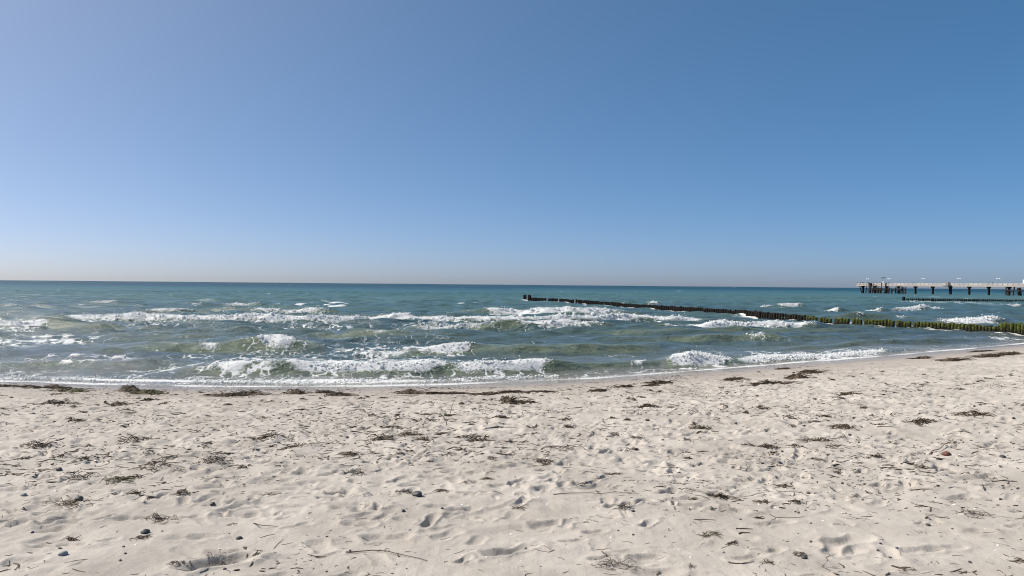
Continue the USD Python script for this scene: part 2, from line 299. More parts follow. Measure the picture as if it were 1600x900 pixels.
# ------------------------------------------------------------------ sea
# every wave: knots (column, foot row, height in m) of its crest line and foam stretches (column from, to, strength)
WAVES = [
    ([(-300, 500, .2), (60, 503, .25), (110, 504, .45), (300, 505, .55), (450, 506, .5), (580, 506, .4), (640, 506, .15), (700, 505, .05)], [(95, 640, 1.0)], .8),
    ([(570, 505, .05), (620, 506, .25), (690, 506, .5), (850, 507, .5), (1000, 505, .5), (1120, 505, .3), (1200, 505, .1)], [(590, 1110, .95)], .8),
    ([(690, 492, .15), (745, 494, .6), (850, 495, .8), (960, 495, .75), (985, 495, .45), (1030, 494, .1)], [(752, 978, 1.2)], .9),
    ([(180, 492, .05), (215, 492, .45), (330, 491, .5), (420, 492, .5), (520, 493, .35), (560, 493, .1)], [(222, 310, .75), (385, 520, .8)], .8),
    ([(610, 518, .1), (680, 518, .3), (800, 518, .4), (945, 517, .4), (1000, 517, .15)], [(640, 770, .55), (800, 948, .95)], .7),
    ([(1000, 518, .1), (1050, 517, .4), (1200, 516, .5), (1278, 516, .6), (1300, 515, .2)], [(1035, 1280, 1.1)], .8),
    ([(-400, 518, .5), (-100, 518, .6), (20, 518, .55), (75, 518, .5), (130, 519, .3), (250, 519, .2)], [(-400, -180, .9), (-60, 78, 1.15)], .8),
    ([(130, 560, .05), (200, 556, .25), (300, 552, .42), (400, 550, .55), (440, 550, .6), (480, 549, .4), (530, 548, .1)], [(310, 345, .75), (398, 472, 1.0)], .75),
    ([(540, 560, .05), (620, 560, .25), (700, 558, .45), (742, 557, .55), (800, 557, .50), (900, 556, .42), (1000, 552, .25), (1060, 550, .1)], [(545, 660, .5), (660, 744, 1.1)], .75),
    ([(250, 588, .05), (320, 587, .25), (370, 587, .42), (450, 587, .45), (600, 587, .45), (760, 586, .42), (865, 583, .40), (940, 579, .30), (1040, 574, .22), (1060, 573, .05)],
     [(328, 400, 1.1), (400, 448, .55), (448, 700, 1.15), (700, 870, 1.1), (985, 1010, .7)], .5),
    ([(1020, 576, .1), (1050, 575, .5), (1085, 574, .65), (1130, 573, .5), (1200, 568, .33), (1300, 561, .28), (1400, 552, .2), (1480, 547, .1)], [(1040, 1150, 1.3), (1150, 1395, 1.05)], .5),
    ([(1150, 481, .05), (1195, 480, .5), (1255, 480, .55), (1280, 480, .1)], [(1190, 1206, .8), (1214, 1258, 1.0)], .9),
    ([(1270, 489, .05), (1290, 489, .45), (1315, 489, .4), (1340, 489, .1)], [(1280, 1312, 1.0)], .9),
    ([(1340, 489, .1), (1390, 488, .45), (1440, 487, .55), (1482, 486, .45), (1520, 485, .1)], [(1352, 1380, .75), (1390, 1482, 1.1)], .9),
    ([(1440, 507, .1), (1470, 507, .4), (1530, 507, .55), (1550, 507, .85), (1572, 507, .5), (1600, 507, .1)], [(1462, 1572, 1.15)], .8),
    ([(1560, 480, .1), (1590, 480, .4), (1700, 480, .4)], [(1575, 1596, .9), (1640, 1700, .9)], .9),
    ([(1640, 500, .3), (1750, 500, .5), (1900, 500, .3)], [(1650, 1880, 1.0)], .8),
    ([(90, 476, .1), (145, 476, .4), (185, 476, .4), (240, 476, .1)], [(140, 186, .75)], .8),
    ([(280, 480, .1), (300, 480, .4), (350, 480, .4), (410, 481, .45), (440, 481, .1)], [(298, 316, .7), (345, 408, .7)], .8),
    ([(980, 478, .1), (1010, 478, .4), (1032, 478, .4), (1060, 478, .1)], [(1010, 1032, .85)], .8),
    ([(1490, 469, .1), (1505, 469, .4), (1520, 469, .4), (1540, 469, .1)], [(1507, 1518, .9)], .8),
    ([(-300, 480, .3), (-100, 481, .4), (60, 482, .35), (120, 482, .1)], [(-290, -200, .9), (0, 30, .6)], .8),
    ([(-500, 560, .3), (-300, 560, .5), (-120, 562, .4), (0, 566, .15)], [(-460, -200, 1.0)], .7),
    ([(400, 530, .05), (520, 532, .25), (600, 533, .3), (700, 532, .2), (760, 532, .05)], [(565, 615, .45)], .9),
    ([(900, 538, .05), (1000, 537, .25), (1100, 535, .32), (1190, 533, .38), (1230, 533, .25), (1330, 530, .1)], [(1160, 1200, .5)], .9),
    ([(150, 535, .05), (250, 535, .2), (330, 535, .25), (420, 533, .05)], [], .9),
    ([(860, 523, .1), (1010, 525, .25), (1120, 524, .3), (1300, 521, .3), (1440, 520, .1)], [], .9),
    ([(1220, 499, .1), (1330, 500, .35), (1420, 500, .35), (1470, 500, .1)], [(1338, 1350, .6), (1400, 1416, .55)], .9),
    ([(1190, 548, .05), (1290, 546, .2), (1420, 538, .25), (1520, 534, .15), (1600, 532, .05)], [(1530, 1600, .35)], .8),
    ([(-100, 578, .05), (0, 577, .22), (120, 574, .2), (260, 576, .1)], [(-80, 20, .3), (120, 200, .3)], .6),
]
# drifting lace of old foam: column, row, half widths, strength
LACE_PATCHES = [(60, 536, 90, 14, .95), (130, 566, 110, 8, .7), (260, 581, 90, 7, .9), (600, 552, 95, 10, 1.0), (690, 570, 120, 7, .7), (20, 582, 80, 6, .7), (430, 596, 120, 5, .6),
                (250, 512, 90, 6, .6), (500, 515, 110, 6, .7), (830, 543, 40, 8, .35), (330, 560, 60, 6, .6), (950, 558, 60, 3, .45), (1420, 512, 60, 4, .7), (1480, 517, 50, 3, .8), (1330, 508, 50, 3, .8),
                (1560, 530, 50, 3, .8), (700, 512, 120, 7, .6), (-120, 545, 120, 14, .9), (1200, 552, 40, 2, .5), (1490, 474, 60, 3, .8), (560, 599, 180, 3, .7)]
G1 = [(819, 136, .66), (833, 132.8, .64), (900, 117, .66), (989, 94, .60), (1070, 81, .59), (1137, 73, .55), (1205, 65, .58), (1265, 60.5, .52), (1290, 59, .46), (1365, 55.3, .55), (1450, 52.5, .52), (1555, 49.2, .46), (1566, 48.9, .68), (1600, 47.9, .69), (1720, 44.5, .8)]
_gk = np.array(G1); _gp = np.linspace(819, 1720, 1500); _gd = np.interp(_gp, _gk[:, 0], _gk[:, 1])
groyne_tree = cKDTree(np.stack([(_gp - 800) / F * _gd, _gd - .35], 1))
class Wave:
    def __init__(self, knots, foam, steep):
        k = np.array(knots, float)
        pts = np.array([at_level(a, b) for a, b, _ in k])
        self.u = pts[:, 0] / pts[:, 1]                     # bearing of each knot (tangent)
        self.y, self.h = pts[:, 1], k[:, 2]
        self.foam = [((a - 800) / F, (b - 800) / F, c) for a, b, c in foam]
        self.steep = steep
WV = [Wave(*w) for w in WAVES]
comp = []
for k in range(46):
    lam = 0.55 * (22 ** (k / 45.0)); th = rng.normal(0.0, 0.42) + (0.2 if lam < 3 else 0.0)
    slope = 0.155 if lam < 4 else 0.042
    comp.append((2 * math.pi / lam * math.sin(th), -2 * math.pi / lam * math.cos(th), slope * lam / (2 * math.pi) * rng.uniform(.6, 1.2) * 0.55, rng.uniform(0, 6.28), lam))
def sea_fields(x, y, cell):
    s = -shore_s(x, y)
    dist = np.hypot(x, y)
    calm = sstep(0.3, 8, s) * 0.45 + sstep(8, 22, s) * .35 + 0.18
    z = np.zeros_like(x)
    gust = 0.55 + 0.9 * n2(x, y, 0.09, 91, 2)
    for kx, ky, a, ph, lam in comp:
        att = np.clip((lam / np.maximum(cell, 1e-3) - 2.0) / 2.5, 0, 1)
        if not att.any(): continue
        c = np.sin(kx * x + ky * y + ph + 1.7 * (lam > 3) * (n2(x, y, 0.07, 95) - 0.5) * 6)
        z += a * att * calm * (gust if lam < 4 else 1) * (c + 0.25 * c * c)
    foam = np.zeros_like(x); lace = np.zeros_like(x); face_glow = np.zeros_like(x)
    uu = x / np.maximum(y, 1)
    wob = (n2(x, y, 0.5, 101, 2) - 0.5) * 1.6 + (n2(x, y, 1.8, 102) - 0.5) * 0.5
    rough = n2(x, y, 2.2, 103, 3)
    rough2 = n2(x, y * .25, 0.9, 107, 2)
    for w in WV:
        sel = np.flatnonzero((uu > w.u[0] - .01) & (uu < w.u[-1] + .01) & (np.abs(y - np.interp(uu, w.u, w.y)) < 9))
        if not len(sel): continue
        ub = uu[sel]
        h = 0.82 * np.interp(ub, w.u, w.h, left=0, right=0)
        h = h * sstep(w.u[0], w.u[0] + .03, ub) * sstep(w.u[-1], w.u[-1] - .03, ub)
        hm = np.maximum(w.h.max(), .2)
        wf, wb = (0.48 + 0.6 * hm) * w.steep, 1.2 + 1.8 * hm
        fe = np.zeros_like(ub)
        for a, b, c in w.foam:
            e = min(0.03, .35 * (b - a)); un = ub + (rough[sel] - .5) * .03 + (wob[sel]) * .006
            fe = np.maximum(fe, c * (.70 + .6 * rough2[sel]) * sstep(a - .3 * e, a + e, un) * sstep(b + .3 * e, b - e, un))
        t = y[sel] - np.interp(ub, w.u, w.y) - wf * 1.25 + wob[sel] * (0.25 if hm < .5 else .45)
        prof = np.where(t < 0, np.exp(-(t / wf) ** 2), np.exp(-(t / wb) ** 2)) - 0.16 * np.exp(-((t + 2.3 * wf) / (1.1 * wf)) ** 2)
        crest = np.exp(-(np.minimum(t, 0) / (0.55 * wf)) ** 2 - (np.maximum(t, 0) / (0.5 * wb)) ** 2)
        z[sel] += h * (0.82 + 0.36 * n2(x[sel], y[sel] * 0.2, 1.1, 104)) * prof
        front = (.45 + .55 * sstep(-1.2 * wf, -.1 * wf, t)) * sstep(-1.45 * wf, -.95 * wf, t) * sstep(0.30 * wb, 0.0, t)
        z[sel] += np.clip(fe, 0, 1) * front * (rough[sel] - 0.45) * (0.05 + 0.30 * h)
        foam[sel] = np.maximum(foam[sel], fe * front * 1.05)
        lace[sel] = np.maximum(lace[sel], np.clip(fe, 0, 1) * np.exp(-(np.maximum(t, 0) / (1.0 * wb)) ** 2) * sstep(-4.2 * wf, -1.6 * wf, t) * 0.85)
        face_glow[sel] = np.maximum(face_glow[sel], sstep(.06, .30, h) * sstep(-1.75 * wf, -.9 * wf, t) * sstep(.35 * wb, -.1 * wf, t))  # painted glow, stands in for light passing through each wave front
        lip = np.exp(-((t - 0.05) / 0.16) ** 2) * sstep(.18, .4, h) * 0.30       # a few bright flecks on unbroken crests
        foam[sel] = np.maximum(foam[sel], lip * (0.5 + rough[sel]))
    # old foam drifting in the surf zone
    patch = sstep(.38, .56, n2(x, y, 0.11, 111, 2)) * sstep(26, 3, s) * sstep(-.2, .8, s)
    left = 0.2 + 0.8 * sstep(-1, -5, x)
    lace = np.maximum(lace, patch * 0.75 * left)
    for px, py, rx, ry, st in LACE_PATCHES:
        c = at_level(px, py); ex = rx * c[1] / F; ey = abs(at_level(px, py - ry)[1] - at_level(px, py + ry)[1]) / 2
        q = ((x - c[0]) / ex) ** 2 + ((y - c[1]) / ey) ** 2
        lace = np.maximum(lace, st * np.exp(-q * q) * sstep(.1, .6, s))
    gd, gi = groyne_tree.query(np.stack([x, y], 1), distance_upper_bound=1.6)
    gd = np.where(np.isfinite(gd), gd, 9.0)
    foam = np.maximum(foam, .95 * np.exp(-(gd / .55) ** 2) * sstep(.40, .62, n2(x, y, .45, 133, 2)))
    lace = np.maximum(lace, .9 * np.exp(-(gd / 1.0) ** 2))
    # swash: bright edge, lumpy band behind it
    edge = np.exp(-((s - 0.05 + .25 * (n2(x, y, .5, 117, 2) - .5)) / 0.20) ** 2) * (.12 + 1.35 * n2(x, y, .8, 118, 2))
    band = np.exp(-((s - 0.85 - (n2(x, y, .35, 115) - .5) * 0.9) / 0.36) ** 2) * sstep(1.5, -5, x) * sstep(-17, -12.5, x)
    foam = np.maximum(foam, np.maximum(edge * 0.86, band * 0.83))
    lace = np.maximum(lace, np.exp(-((s - .9) / 1.0) ** 2) * 0.72 * sstep(.1, .5, s) * (0.5 + 0.5 * sstep(7, 0, x)))
    z += band * (rough - .35) * 0.13
    # open sea: scattered white horses
    wh = n2(x * 0.5, y, 0.16, 121, 2) + 0.35 * (n2(x, y, .9, 122) - .5)
    foam = np.maximum(foam, sstep(.78, .90, wh) * sstep(30, 55, s) * 0.75)
    # thin film running up the sand
    lift = 0.045 * np.exp(-(np.maximum(s - 0.6, 0) / 1.2) ** 2)
    z = z * sstep(-.2, 2.2, s) + lift + (n2(x, y, .55, 131, 2) - .5) * 0.035 * sstep(2.5, 0, s)
    shoal = np.interp(s, [-1, 0.0, 0.9, 2.5, 6, 14, 30, 60, 140, 600], [1, 1.0, .93, .87, .82, .74, .58, .42, .22, .0])
    face_glow = np.clip(face_glow * (.25 + .75 * sstep(90, 45, dist)) * (.55 + .9 * n2(x, y, .35, 137, 3)), 0, 1)
    return z, foam, lace, shoal, face_glow
sang = np.concatenate([np.linspace(-1.5, -.72, 60)[:-1], np.linspace(-.72, .72, 700), np.linspace(.72, 1.5, 60)[1:]])
srad = [17.5]
while srad[-1] < 60000:
    r = srad[-1]
    srad.append(r + (0.075 if r < 62 else min(r * 0.0045, .7) if r < 260 else r * 0.03 if r < 2000 else r * .25))
srad = np.array(srad)
wx, wy, wf_ = polar_grid(sang, srad)
cell = np.repeat(np.maximum(np.gradient(srad), srad * 0.0021), len(sang))
keep = shore_s(wx, wy) < 1.2
fk = wf_[keep[wf_].all(1)]
idx = np.unique(fk); remap = np.full(len(wx), -1); remap[idx] = np.arange(len(idx)); wf_ = remap[fk]
wx, wy, cell = wx[idx], wy[idx], cell[idx]
wz, foam, lace, shoal, face_glow = sea_fields(wx, wy, cell)
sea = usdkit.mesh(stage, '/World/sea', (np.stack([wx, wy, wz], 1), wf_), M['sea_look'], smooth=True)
for n_, v in (('foam', foam), ('lace', lace), ('shoal', shoal), ('face_glow', face_glow)): primvar(sea, n_, v)
primvar(sea, 'windrough', np.interp(np.hypot(wx, wy), [20, 60, 150, 400, 2000], [.08, .14, .30, .42, .48]) * (.6 + .8 * n2(wx * .3, wy, .12, 135, 3)))
tag(sea, label='green blue sea with rows of white breakers rolling onto the beach', cat='sea', kind='structure')
sea_tree = cKDTree(np.stack([wx, wy], 1))

# broken water: lumps and drops of foam standing on the breakers
pts, sizes = [], []
for w in WV:
    for a, b, c in w.foam:
        if c < .5: continue
        hm = max(w.h.max(), .2); wf = (0.48 + 0.6 * hm) * w.steep; wb = 1.2 + 1.8 * hm
        mid = np.interp((a + b) / 2, w.u, w.y); length = abs(b - a) * mid
        n = int(length * 210 * min(c, 1.1))
        ub = rng.uniform(a, b, n); yc = np.interp(ub, w.u, w.y) + wf * 1.25
        t = np.clip(rng.normal(-0.25 * wf, 0.5 * wf, n), -1.3 * wf, .22 * wb)
        yy = yc + t; xx = ub * yy
        clump = n2(xx, yy, 1.6, 141, 2)
        ok = (clump + rng.normal(0, .10, n) > .46) & (np.minimum(ub - a, b - ub) / (b - a) > rng.uniform(0, .16, n))
        h = .82 * np.interp(ub, w.u, w.h)
        sz = rng.lognormal(-3.85, .5, n) * np.clip(mid / 40, .7, 1.15)
        up = np.where(rng.random(n) < .16, rng.exponential(.22, n) * h, rng.uniform(-.3, .5, n) * sz)
        sz = np.where(up > .6 * sz, sz * .45, sz)
        for k in np.flatnonzero(ok): pts.append((xx[k], yy[k], up[k])); sizes.append(sz[k])
for k in range(2600):                                   # the lumpy swash line at the left and fine drops along the edge
    x = rng.uniform(-17, 6); s = max(0.0, rng.normal(.85, .32)) if k % 5 else rng.uniform(0, .3)
    if k % 5 and (x > 1.5 or n2(np.array([x]), np.array([s * 3]), .9, 151)[0] < .45): continue
    y = np.interp(x, _gx, _gy) + s
    pts.append((x, y, 0.01)); sizes.append(rng.lognormal(-4.1, .45) if k % 5 else .013)
pts = np.array(pts); sizes = np.array(sizes)
_, ii = sea_tree.query(pts[:, :2])
pts[:, 2] += wz[ii]
spray = UsdGeom.PointInstancer.Define(stage, '/World/breaking_foam')
paths = []
for k in range(4):
    s_ = trimesh.creation.icosphere(2, 1.0); v = s_.vertices
    v = v * (0.72 + 0.6 * meshkit.fbm(v * 1.6 + k * 9.1, 3, k))[:, None] * [1.25, 1.0, .8]
    pm = usdkit.mesh(stage, f'/World/breaking_foam/foam_lump{"" if not k else f"_{k:03d}"}', (v, s_.faces), M['foam_look'], smooth=True)
    paths.append(pm.GetPath())
spray.CreatePrototypesRel().SetTargets(paths)
spray.CreateProtoIndicesAttr(Vt.IntArray.FromNumpy(rng.integers(0, 4, len(pts)).astype(np.int32)))
spray.CreatePositionsAttr(Vt.Vec3fArray.FromNumpy(pts.astype(np.float32)))
spray.CreateScalesAttr(Vt.Vec3fArray.FromNumpy((sizes[:, None] * rng.uniform(.8, 1.25, (len(sizes), 3))).astype(np.float32)))
qa = rng.normal(size=(len(pts), 4)); qa /= np.linalg.norm(qa, axis=1, keepdims=True)
spray.CreateOrientationsAttr([Gf.Quath(*map(float, q)) for q in qa])
tag(spray, label='white lumps and drops of broken foam on the crests of the breakers', cat='foam', kind='stuff')

# ------------------------------------------------------------------ groynes
def groyne_post(h_top, r, seed, lean):
    g = np.random.default_rng(seed); n = 9
    zs = np.array([-1.2, 0.0, h_top * 0.55, h_top - 0.04, h_top]); v = []
    ph = g.uniform(0, 6.28)
    for i, z in enumerate(zs):
        k = r * (1.0 if i < 3 else .98 if i == 3 else .80)
        for j in range(n):
            a = 2 * math.pi * j / n + ph
            q = k * (1 + .09 * math.sin(2 * a + ph) + g.uniform(-.05, .05))
            v.append((q * math.cos(a) + lean[0] * z, q * math.sin(a) + lean[1] * z, z + (g.uniform(-.03, .03) if i > 2 else 0)))
    v.append((lean[0] * h_top, lean[1] * h_top, h_top + .01)); f = []
    for i in range(len(zs) - 1):
        for j in range(n):
            a, b = i * n + j, i * n + (j + 1) % n; f += [(a, b, b + n), (a, b + n, a + n)]
    t = (len(zs) - 1) * n
    for j in range(n): f.append((t + j, t + (j + 1) % n, len(v) - 1))
    return trimesh.Trimesh(v, f, process=False)
def groyne(name, knots, step_px, gaps, tall, r0, label, moss_from):
    k = np.array(knots, float)                # column, distance, top height
    g0 = thing(name, (0, 0, 0), label=label, cat='groyne')
    px = k[0, 0]; n = 0
    while px < k[-1, 0]:
        if not any(a < px < b for a, b in gaps):
            d = np.interp(px, k[:, 0], k[:, 1]); top = np.interp(px, k[:, 0], k[:, 2]) + random.gauss(.05, .028) + .12 * math.exp(-((px - 1160) / 110) ** 2)
            if tall[0] < px < tall[1]: top += tall[2]
            X = (px - 800) / F * d
            m_ = groyne_post(top, r0 * random.uniform(.88, 1.08), 1000 + n, (random.uniform(-.04, .04), random.uniform(-.04, .04)))
            m_.apply_translation((X, d + random.uniform(-.05, .05), 0))
            obj('post', m_, 'groyne_wood_moss' if moss_from and px > moss_from + random.uniform(-12, 12) else 'groyne_wood', g0, smooth=50)
            n += 1
        px += step_px(px) * random.uniform(.93, 1.07)
    return n
NP = groyne('timber_groyne', G1, lambda p: float(np.interp(p, [820, 900, 1265, 1365, 1720], [2.4, 2.6, 4.3, 5.0, 6.2])), [(822.5, 824.5), (855, 857), (871.5, 873.5), (897, 899), (1279, 1283), (1299, 1302), (1317.5, 1320), (1326, 1330), (1345, 1353), (1396, 1400), (1423.5, 1426)], (815, 829, .42), .16,
            'long dark timber post groyne with mossy near posts running out into the surf', 1268)
G2 = [(1411, 166, .66), (1460, 166, .66), (1600, 164, .62), (1690, 158, .65)]
NP2 = groyne('timber_groyne', G2, lambda p: 3.0, [(1420, 1421), (1445, 1446.5)], (1405, 1415, .38), .16, 'low far row of black groyne posts in the water in front of the pier', 0)

# ------------------------------------------------------------------ pier
PA = np.array([(1341 - 800) / F * 434, 434.0]); PB = np.array([(1600 - 800) / F * 347, 347.0])
PD = (PB - PA) / np.linalg.norm(PB - PA); PN = np.array([PD[1], -PD[0]])
PN = PN if PN[1] < 0 else -PN                    # side of the pier that faces the beach
PROT = math.atan2(PD[1], PD[0])
def pier_s(px):
    b = np.array([(px - 800) / F, 1.0])           # bearing; solve PA + s*PD = t*b
    s, t = np.linalg.solve(np.stack([PD, -b], 1), -PA); return s
DECK, PW, PLEN = 4.75, 3.2, 150.0
side = 1 if np.dot(PN, [-PD[1], PD[0]]) > 0 else -1   # local y sign of the beach side
def box(lx, ly, lz, c):
    b = trimesh.creation.box((lx, ly, lz)); b.apply_translation(c); return b
def cyl(p, q, r, n=8):
    return trimesh.creation.cylinder(r, segment=[p, q], sections=n)
pier = thing('pier', (PA[0], PA[1], 0), PROT, label='long pale pier on dark piles standing in the sea at the right', cat='pier')
yb = side * PW / 2
n_plank = 60
for k in range(n_plank):
    L = PLEN / n_plank; obj('deck_board', box(L - .04, PW, .12, (L * (k + .5), 0, DECK - .06)), 'pier_timber', pier)
for sg in (-1, 1):
    obj('fascia_beam', box(PLEN, .18, .46, (PLEN / 2, sg * (PW / 2 + .03), DECK - .36)), 'pier_timber', pier)
nb = int(PLEN / 2.45)
for sg in (-1, 1):
    for k in range(nb + 1):
        obj('railing_post', box(.13, .13, 1.25, (k * 2.45 + .065, sg * (PW / 2 + .06), DECK + .40)), 'rail_post', pier)
    for k in range(nb):
        x0 = k * 2.45 + .13; parts = [box(2.32, .10, .10, (x0 + 1.16, sg * (PW / 2 + .06), DECK + 1.08)), box(2.32, .05, .07, (x0 + 1.16, sg * (PW / 2 + .06), DECK + .12))]
        for j in range(17): parts.append(box(.055, .03, .94, (x0 + .10 + j * .1325, sg * (PW / 2 + .06), DECK + .60)))
        obj('railing_panel', trimesh.util.concatenate(parts), 'pier_rail', pier)
obj('end_railing', trimesh.util.concatenate([box(.10, PW, .10, (-.05, 0, DECK + 1.08)), box(.06, PW, .08, (-.05, 0, DECK + .12))] + [box(.03, .05, .94, (-.05, -PW / 2 + .15 + j * .14, DECK + .6)) for j in range(21)]), 'pier_rail', pier)
for px in (1348.5, 1367, 1385.5, 1404, 1430.5, 1457.5, 1485, 1514.5, 1545, 1577, 1611, 1648, 1690):
    s = pier_s(px)
    if s > PLEN: continue
    capm = trimesh.convex.convex_hull(np.array([(s - .45, y, DECK - .60) for y in (-1.25, 1.25)] + [(s + .45, y, DECK - .60) for y in (-1.25, 1.25)] + [(s + sx * .4, y, DECK - 1.5) for sx in (-1, 1) for y in (-.8, .8)]))
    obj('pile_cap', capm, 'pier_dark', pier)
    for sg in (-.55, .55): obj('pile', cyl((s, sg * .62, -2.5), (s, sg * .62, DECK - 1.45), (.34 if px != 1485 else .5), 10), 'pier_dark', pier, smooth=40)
# lower landing stages on the beach side, with their fender piles, beams and a stair
def stage_(px0, px1, posts, ylow, name_label):
    s0, s1 = pier_s(px0), pier_s(px1)
    y0, y1 = yb + side * .5, yb + side * 3.6
    lo, hi = min(y0, y1), max(y0, y1)
    t = thing('landing_stage', (PA[0], PA[1], 0), PROT, label=name_label, cat='landing stage')
    for k in range(int((s1 - s0) / .5)):
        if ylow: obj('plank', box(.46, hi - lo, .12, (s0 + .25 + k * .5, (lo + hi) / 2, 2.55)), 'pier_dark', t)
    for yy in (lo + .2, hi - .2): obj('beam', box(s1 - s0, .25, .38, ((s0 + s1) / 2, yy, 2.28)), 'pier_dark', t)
    for px, top, r in posts:
        s = pier_s(px)
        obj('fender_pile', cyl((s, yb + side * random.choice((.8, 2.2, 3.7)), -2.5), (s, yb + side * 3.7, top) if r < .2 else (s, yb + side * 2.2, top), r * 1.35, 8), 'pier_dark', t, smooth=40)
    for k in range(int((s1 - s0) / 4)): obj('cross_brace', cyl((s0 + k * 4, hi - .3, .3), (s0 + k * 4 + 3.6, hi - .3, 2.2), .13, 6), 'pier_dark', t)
    return t, s0, s1, lo, hi
ls, s0, s1, lo, hi = stage_(1366, 1418, [(1353.5, 4.2, .18), (1362, 4.4, .2), (1365, 6.1, .3), (1368, 5.8, .55), (1372, 3.2, .4), (1376, 3.0, .45), (1380, 3.2, .5), (1384, 3.0, .55), (1388, 6.0, .18), (1392, 6.0, .3), (1397, 3.3, .35), (1401, 3.0, .25), (1407, 3.4, .3), (1412, 3.0, .4), (1417, 4.0, .3)], True,
    'dark lower landing stage of heavy timbers beneath the seaward end of the pier')
st_a, st_b = pier_s(1366), pier_s(1379)
for k in range(9):
    f = (k + .5) / 9; obj('stair_tread', box(.42, 1.1, .06, (st_a + (st_b - st_a) * f, yb + side * 1.1, DECK - .1 - (DECK - 2.7) * f)), 'pier_dark', ls)
for dy in (.5, 1.7):
    obj('stair_stringer', cyl((st_a, yb + side * dy, DECK - .1), (st_b, yb + side * dy, 2.6), .14, 6), 'pier_dark', ls)
    obj('stair_handrail', cyl((st_a, yb + side * dy, DECK + .9), (st_b, yb + side * dy, 3.6), .07, 6), 'pier_dark', ls)
for px in (1422.5, 1425.5): obj('mooring_pile', cyl((pier_s(px), yb + side * 3.9, -2.5), (pier_s(px) - .3, yb + side * 3.2, 3.6), .3, 8), 'pier_dark', ls)
obj('mooring_beam', box(2.4, .4, .5, (pier_s(1424), yb + side * 3.8, .55)), 'pier_dark', ls)
stage_(1577, 1640, [(1580, 4.2, .22), (1584.5, 2.6, .55), (1593, 4.2, .25), (1600, 3.6, .6), (1610, 4.2, .3), (1625, 3.0, .5)], False, 'dark timber landing frame under the pier at the right edge, beside the white tower')
# lamps with two white heads
LAMPS = [(1353.2, 'pier lamp nearest the seaward end, above a row of people at the railing'), (1386.5, 'white pier lamp right beside the dark signboard'), (1439.5, 'white twin headed pier lamp over the plain railing right of the landing stage'),
         (1495.5, 'white twin headed pier lamp just right of the grey cabinet'), (1557, 'white twin headed pier lamp nearest the white tower'), (1612, 'white twin headed pier lamp behind the white tower')]
for px, lab in LAMPS:
    s = pier_s(px); q = PA + PD * s - PN * (PW / 2 - .25)
    t = thing('pier_lamp', (q[0], q[1], DECK), PROT, label=lab, cat='lamp', group='lamps along the pier')
    obj('pole', cyl((0, 0, 0), (0, 0, 3.3), .05, 8), 'grey_metal', t); obj('arm', cyl((-.75, 0, 3.38), (.75, 0, 3.38), .04, 8), 'white_paint', t)
    for sx in (-.62, .62):
        hd = trimesh.creation.icosphere(2, 1.0); hd.apply_scale((.40, .30, .22)); hd.apply_translation((sx, 0, 3.46)); obj('lamp_head', hd, 'white_paint', t, smooth=True)
# signboard frame with a lifebuoy
q = PA + PD * pier_s(1382) + PN * 1.0
t = thing('signboard', (q[0], q[1], DECK), PROT, label='tall slim frame on the pier with a dark board on top', cat='signboard')
for sx in (-.9, .9): obj('frame_post', cyl((sx, 0, 0), (sx, 0, 3.9), .07, 8), 'grey_metal', t)
obj('board', box(2.6, .14, .55, (0, 0, 4.1)), 'dark_board', t)
obj('cross_bar', box(1.7, .06, .1, (0, 0, 2.2)), 'grey_metal', t)
q = q + PN * .12
t = thing('lifebuoy', (q[0], q[1], DECK + 1.45), PROT, label='white round lifebuoy hanging on the signboard frame on the pier', cat='lifebuoy')
tor = trimesh.creation.torus(.36, .11, 24, 10); tor.apply_transform(trimesh.transformations.rotation_matrix(math.pi / 2, (1, 0, 0))); obj('ring', tor, 'white_paint', t, smooth=True)
# grey cabinet on a small bracket platform
q = PA + PD * pier_s(1485) + PN * (PW / 2 + .75)
t = thing('cabinet', (q[0], q[1], DECK), PROT, label='dark grey cabinet standing outside the pier railing above a thick pile', cat='cabinet')
obj('body', box(1.7, 1.0, 1.7, (0, 0, .75)), 'grey_metal', t); obj('lid', box(1.85, 1.15, .1, (0, 0, 1.65)), 'rail_post', t)
obj('door', box(.75, .04, 1.3, (-.42, side * .52, .75)), 'rail_post', t); obj('door', box(.75, .04, 1.3, (.42, side * .52, .75)), 'rail_post', t)
obj('platform', box(4.2, 1.5, .22, (0, 0, -.35)), 'pier_dark', t)
# white tower at the right edge of the picture
s = pier_s(1594) + 4.6; q = PA + PD * s
t = thing('tower', (q[0], q[1], DECK), PROT, label='white tower on the pier cut off by the right edge', cat='tower')
obj('base', box(5.2, 2.6, 2.6, (0, 0, 1.3)), 'white_paint', t); obj('ledge', box(5.4, 2.8, .18, (0, 0, 2.69)), 'white_paint', t)
obj('shaft', box(3.8, 2.3, 5.4, (.1, 0, 5.48)), 'white_paint', t); obj('roof', box(4.2, 2.7, .25, (.1, 0, 8.30)), 'grey_metal', t)
for z in (4.2, 6.6):
    for sx in (-.9, .9): obj('window', box(.8, .05, 1.0, (sx, side * 1.165, z)), 'window_dark', t)
obj('door', box(1.0, .05, 2.0, (0, side * 1.315, 1.0)), 'grey_metal', t)

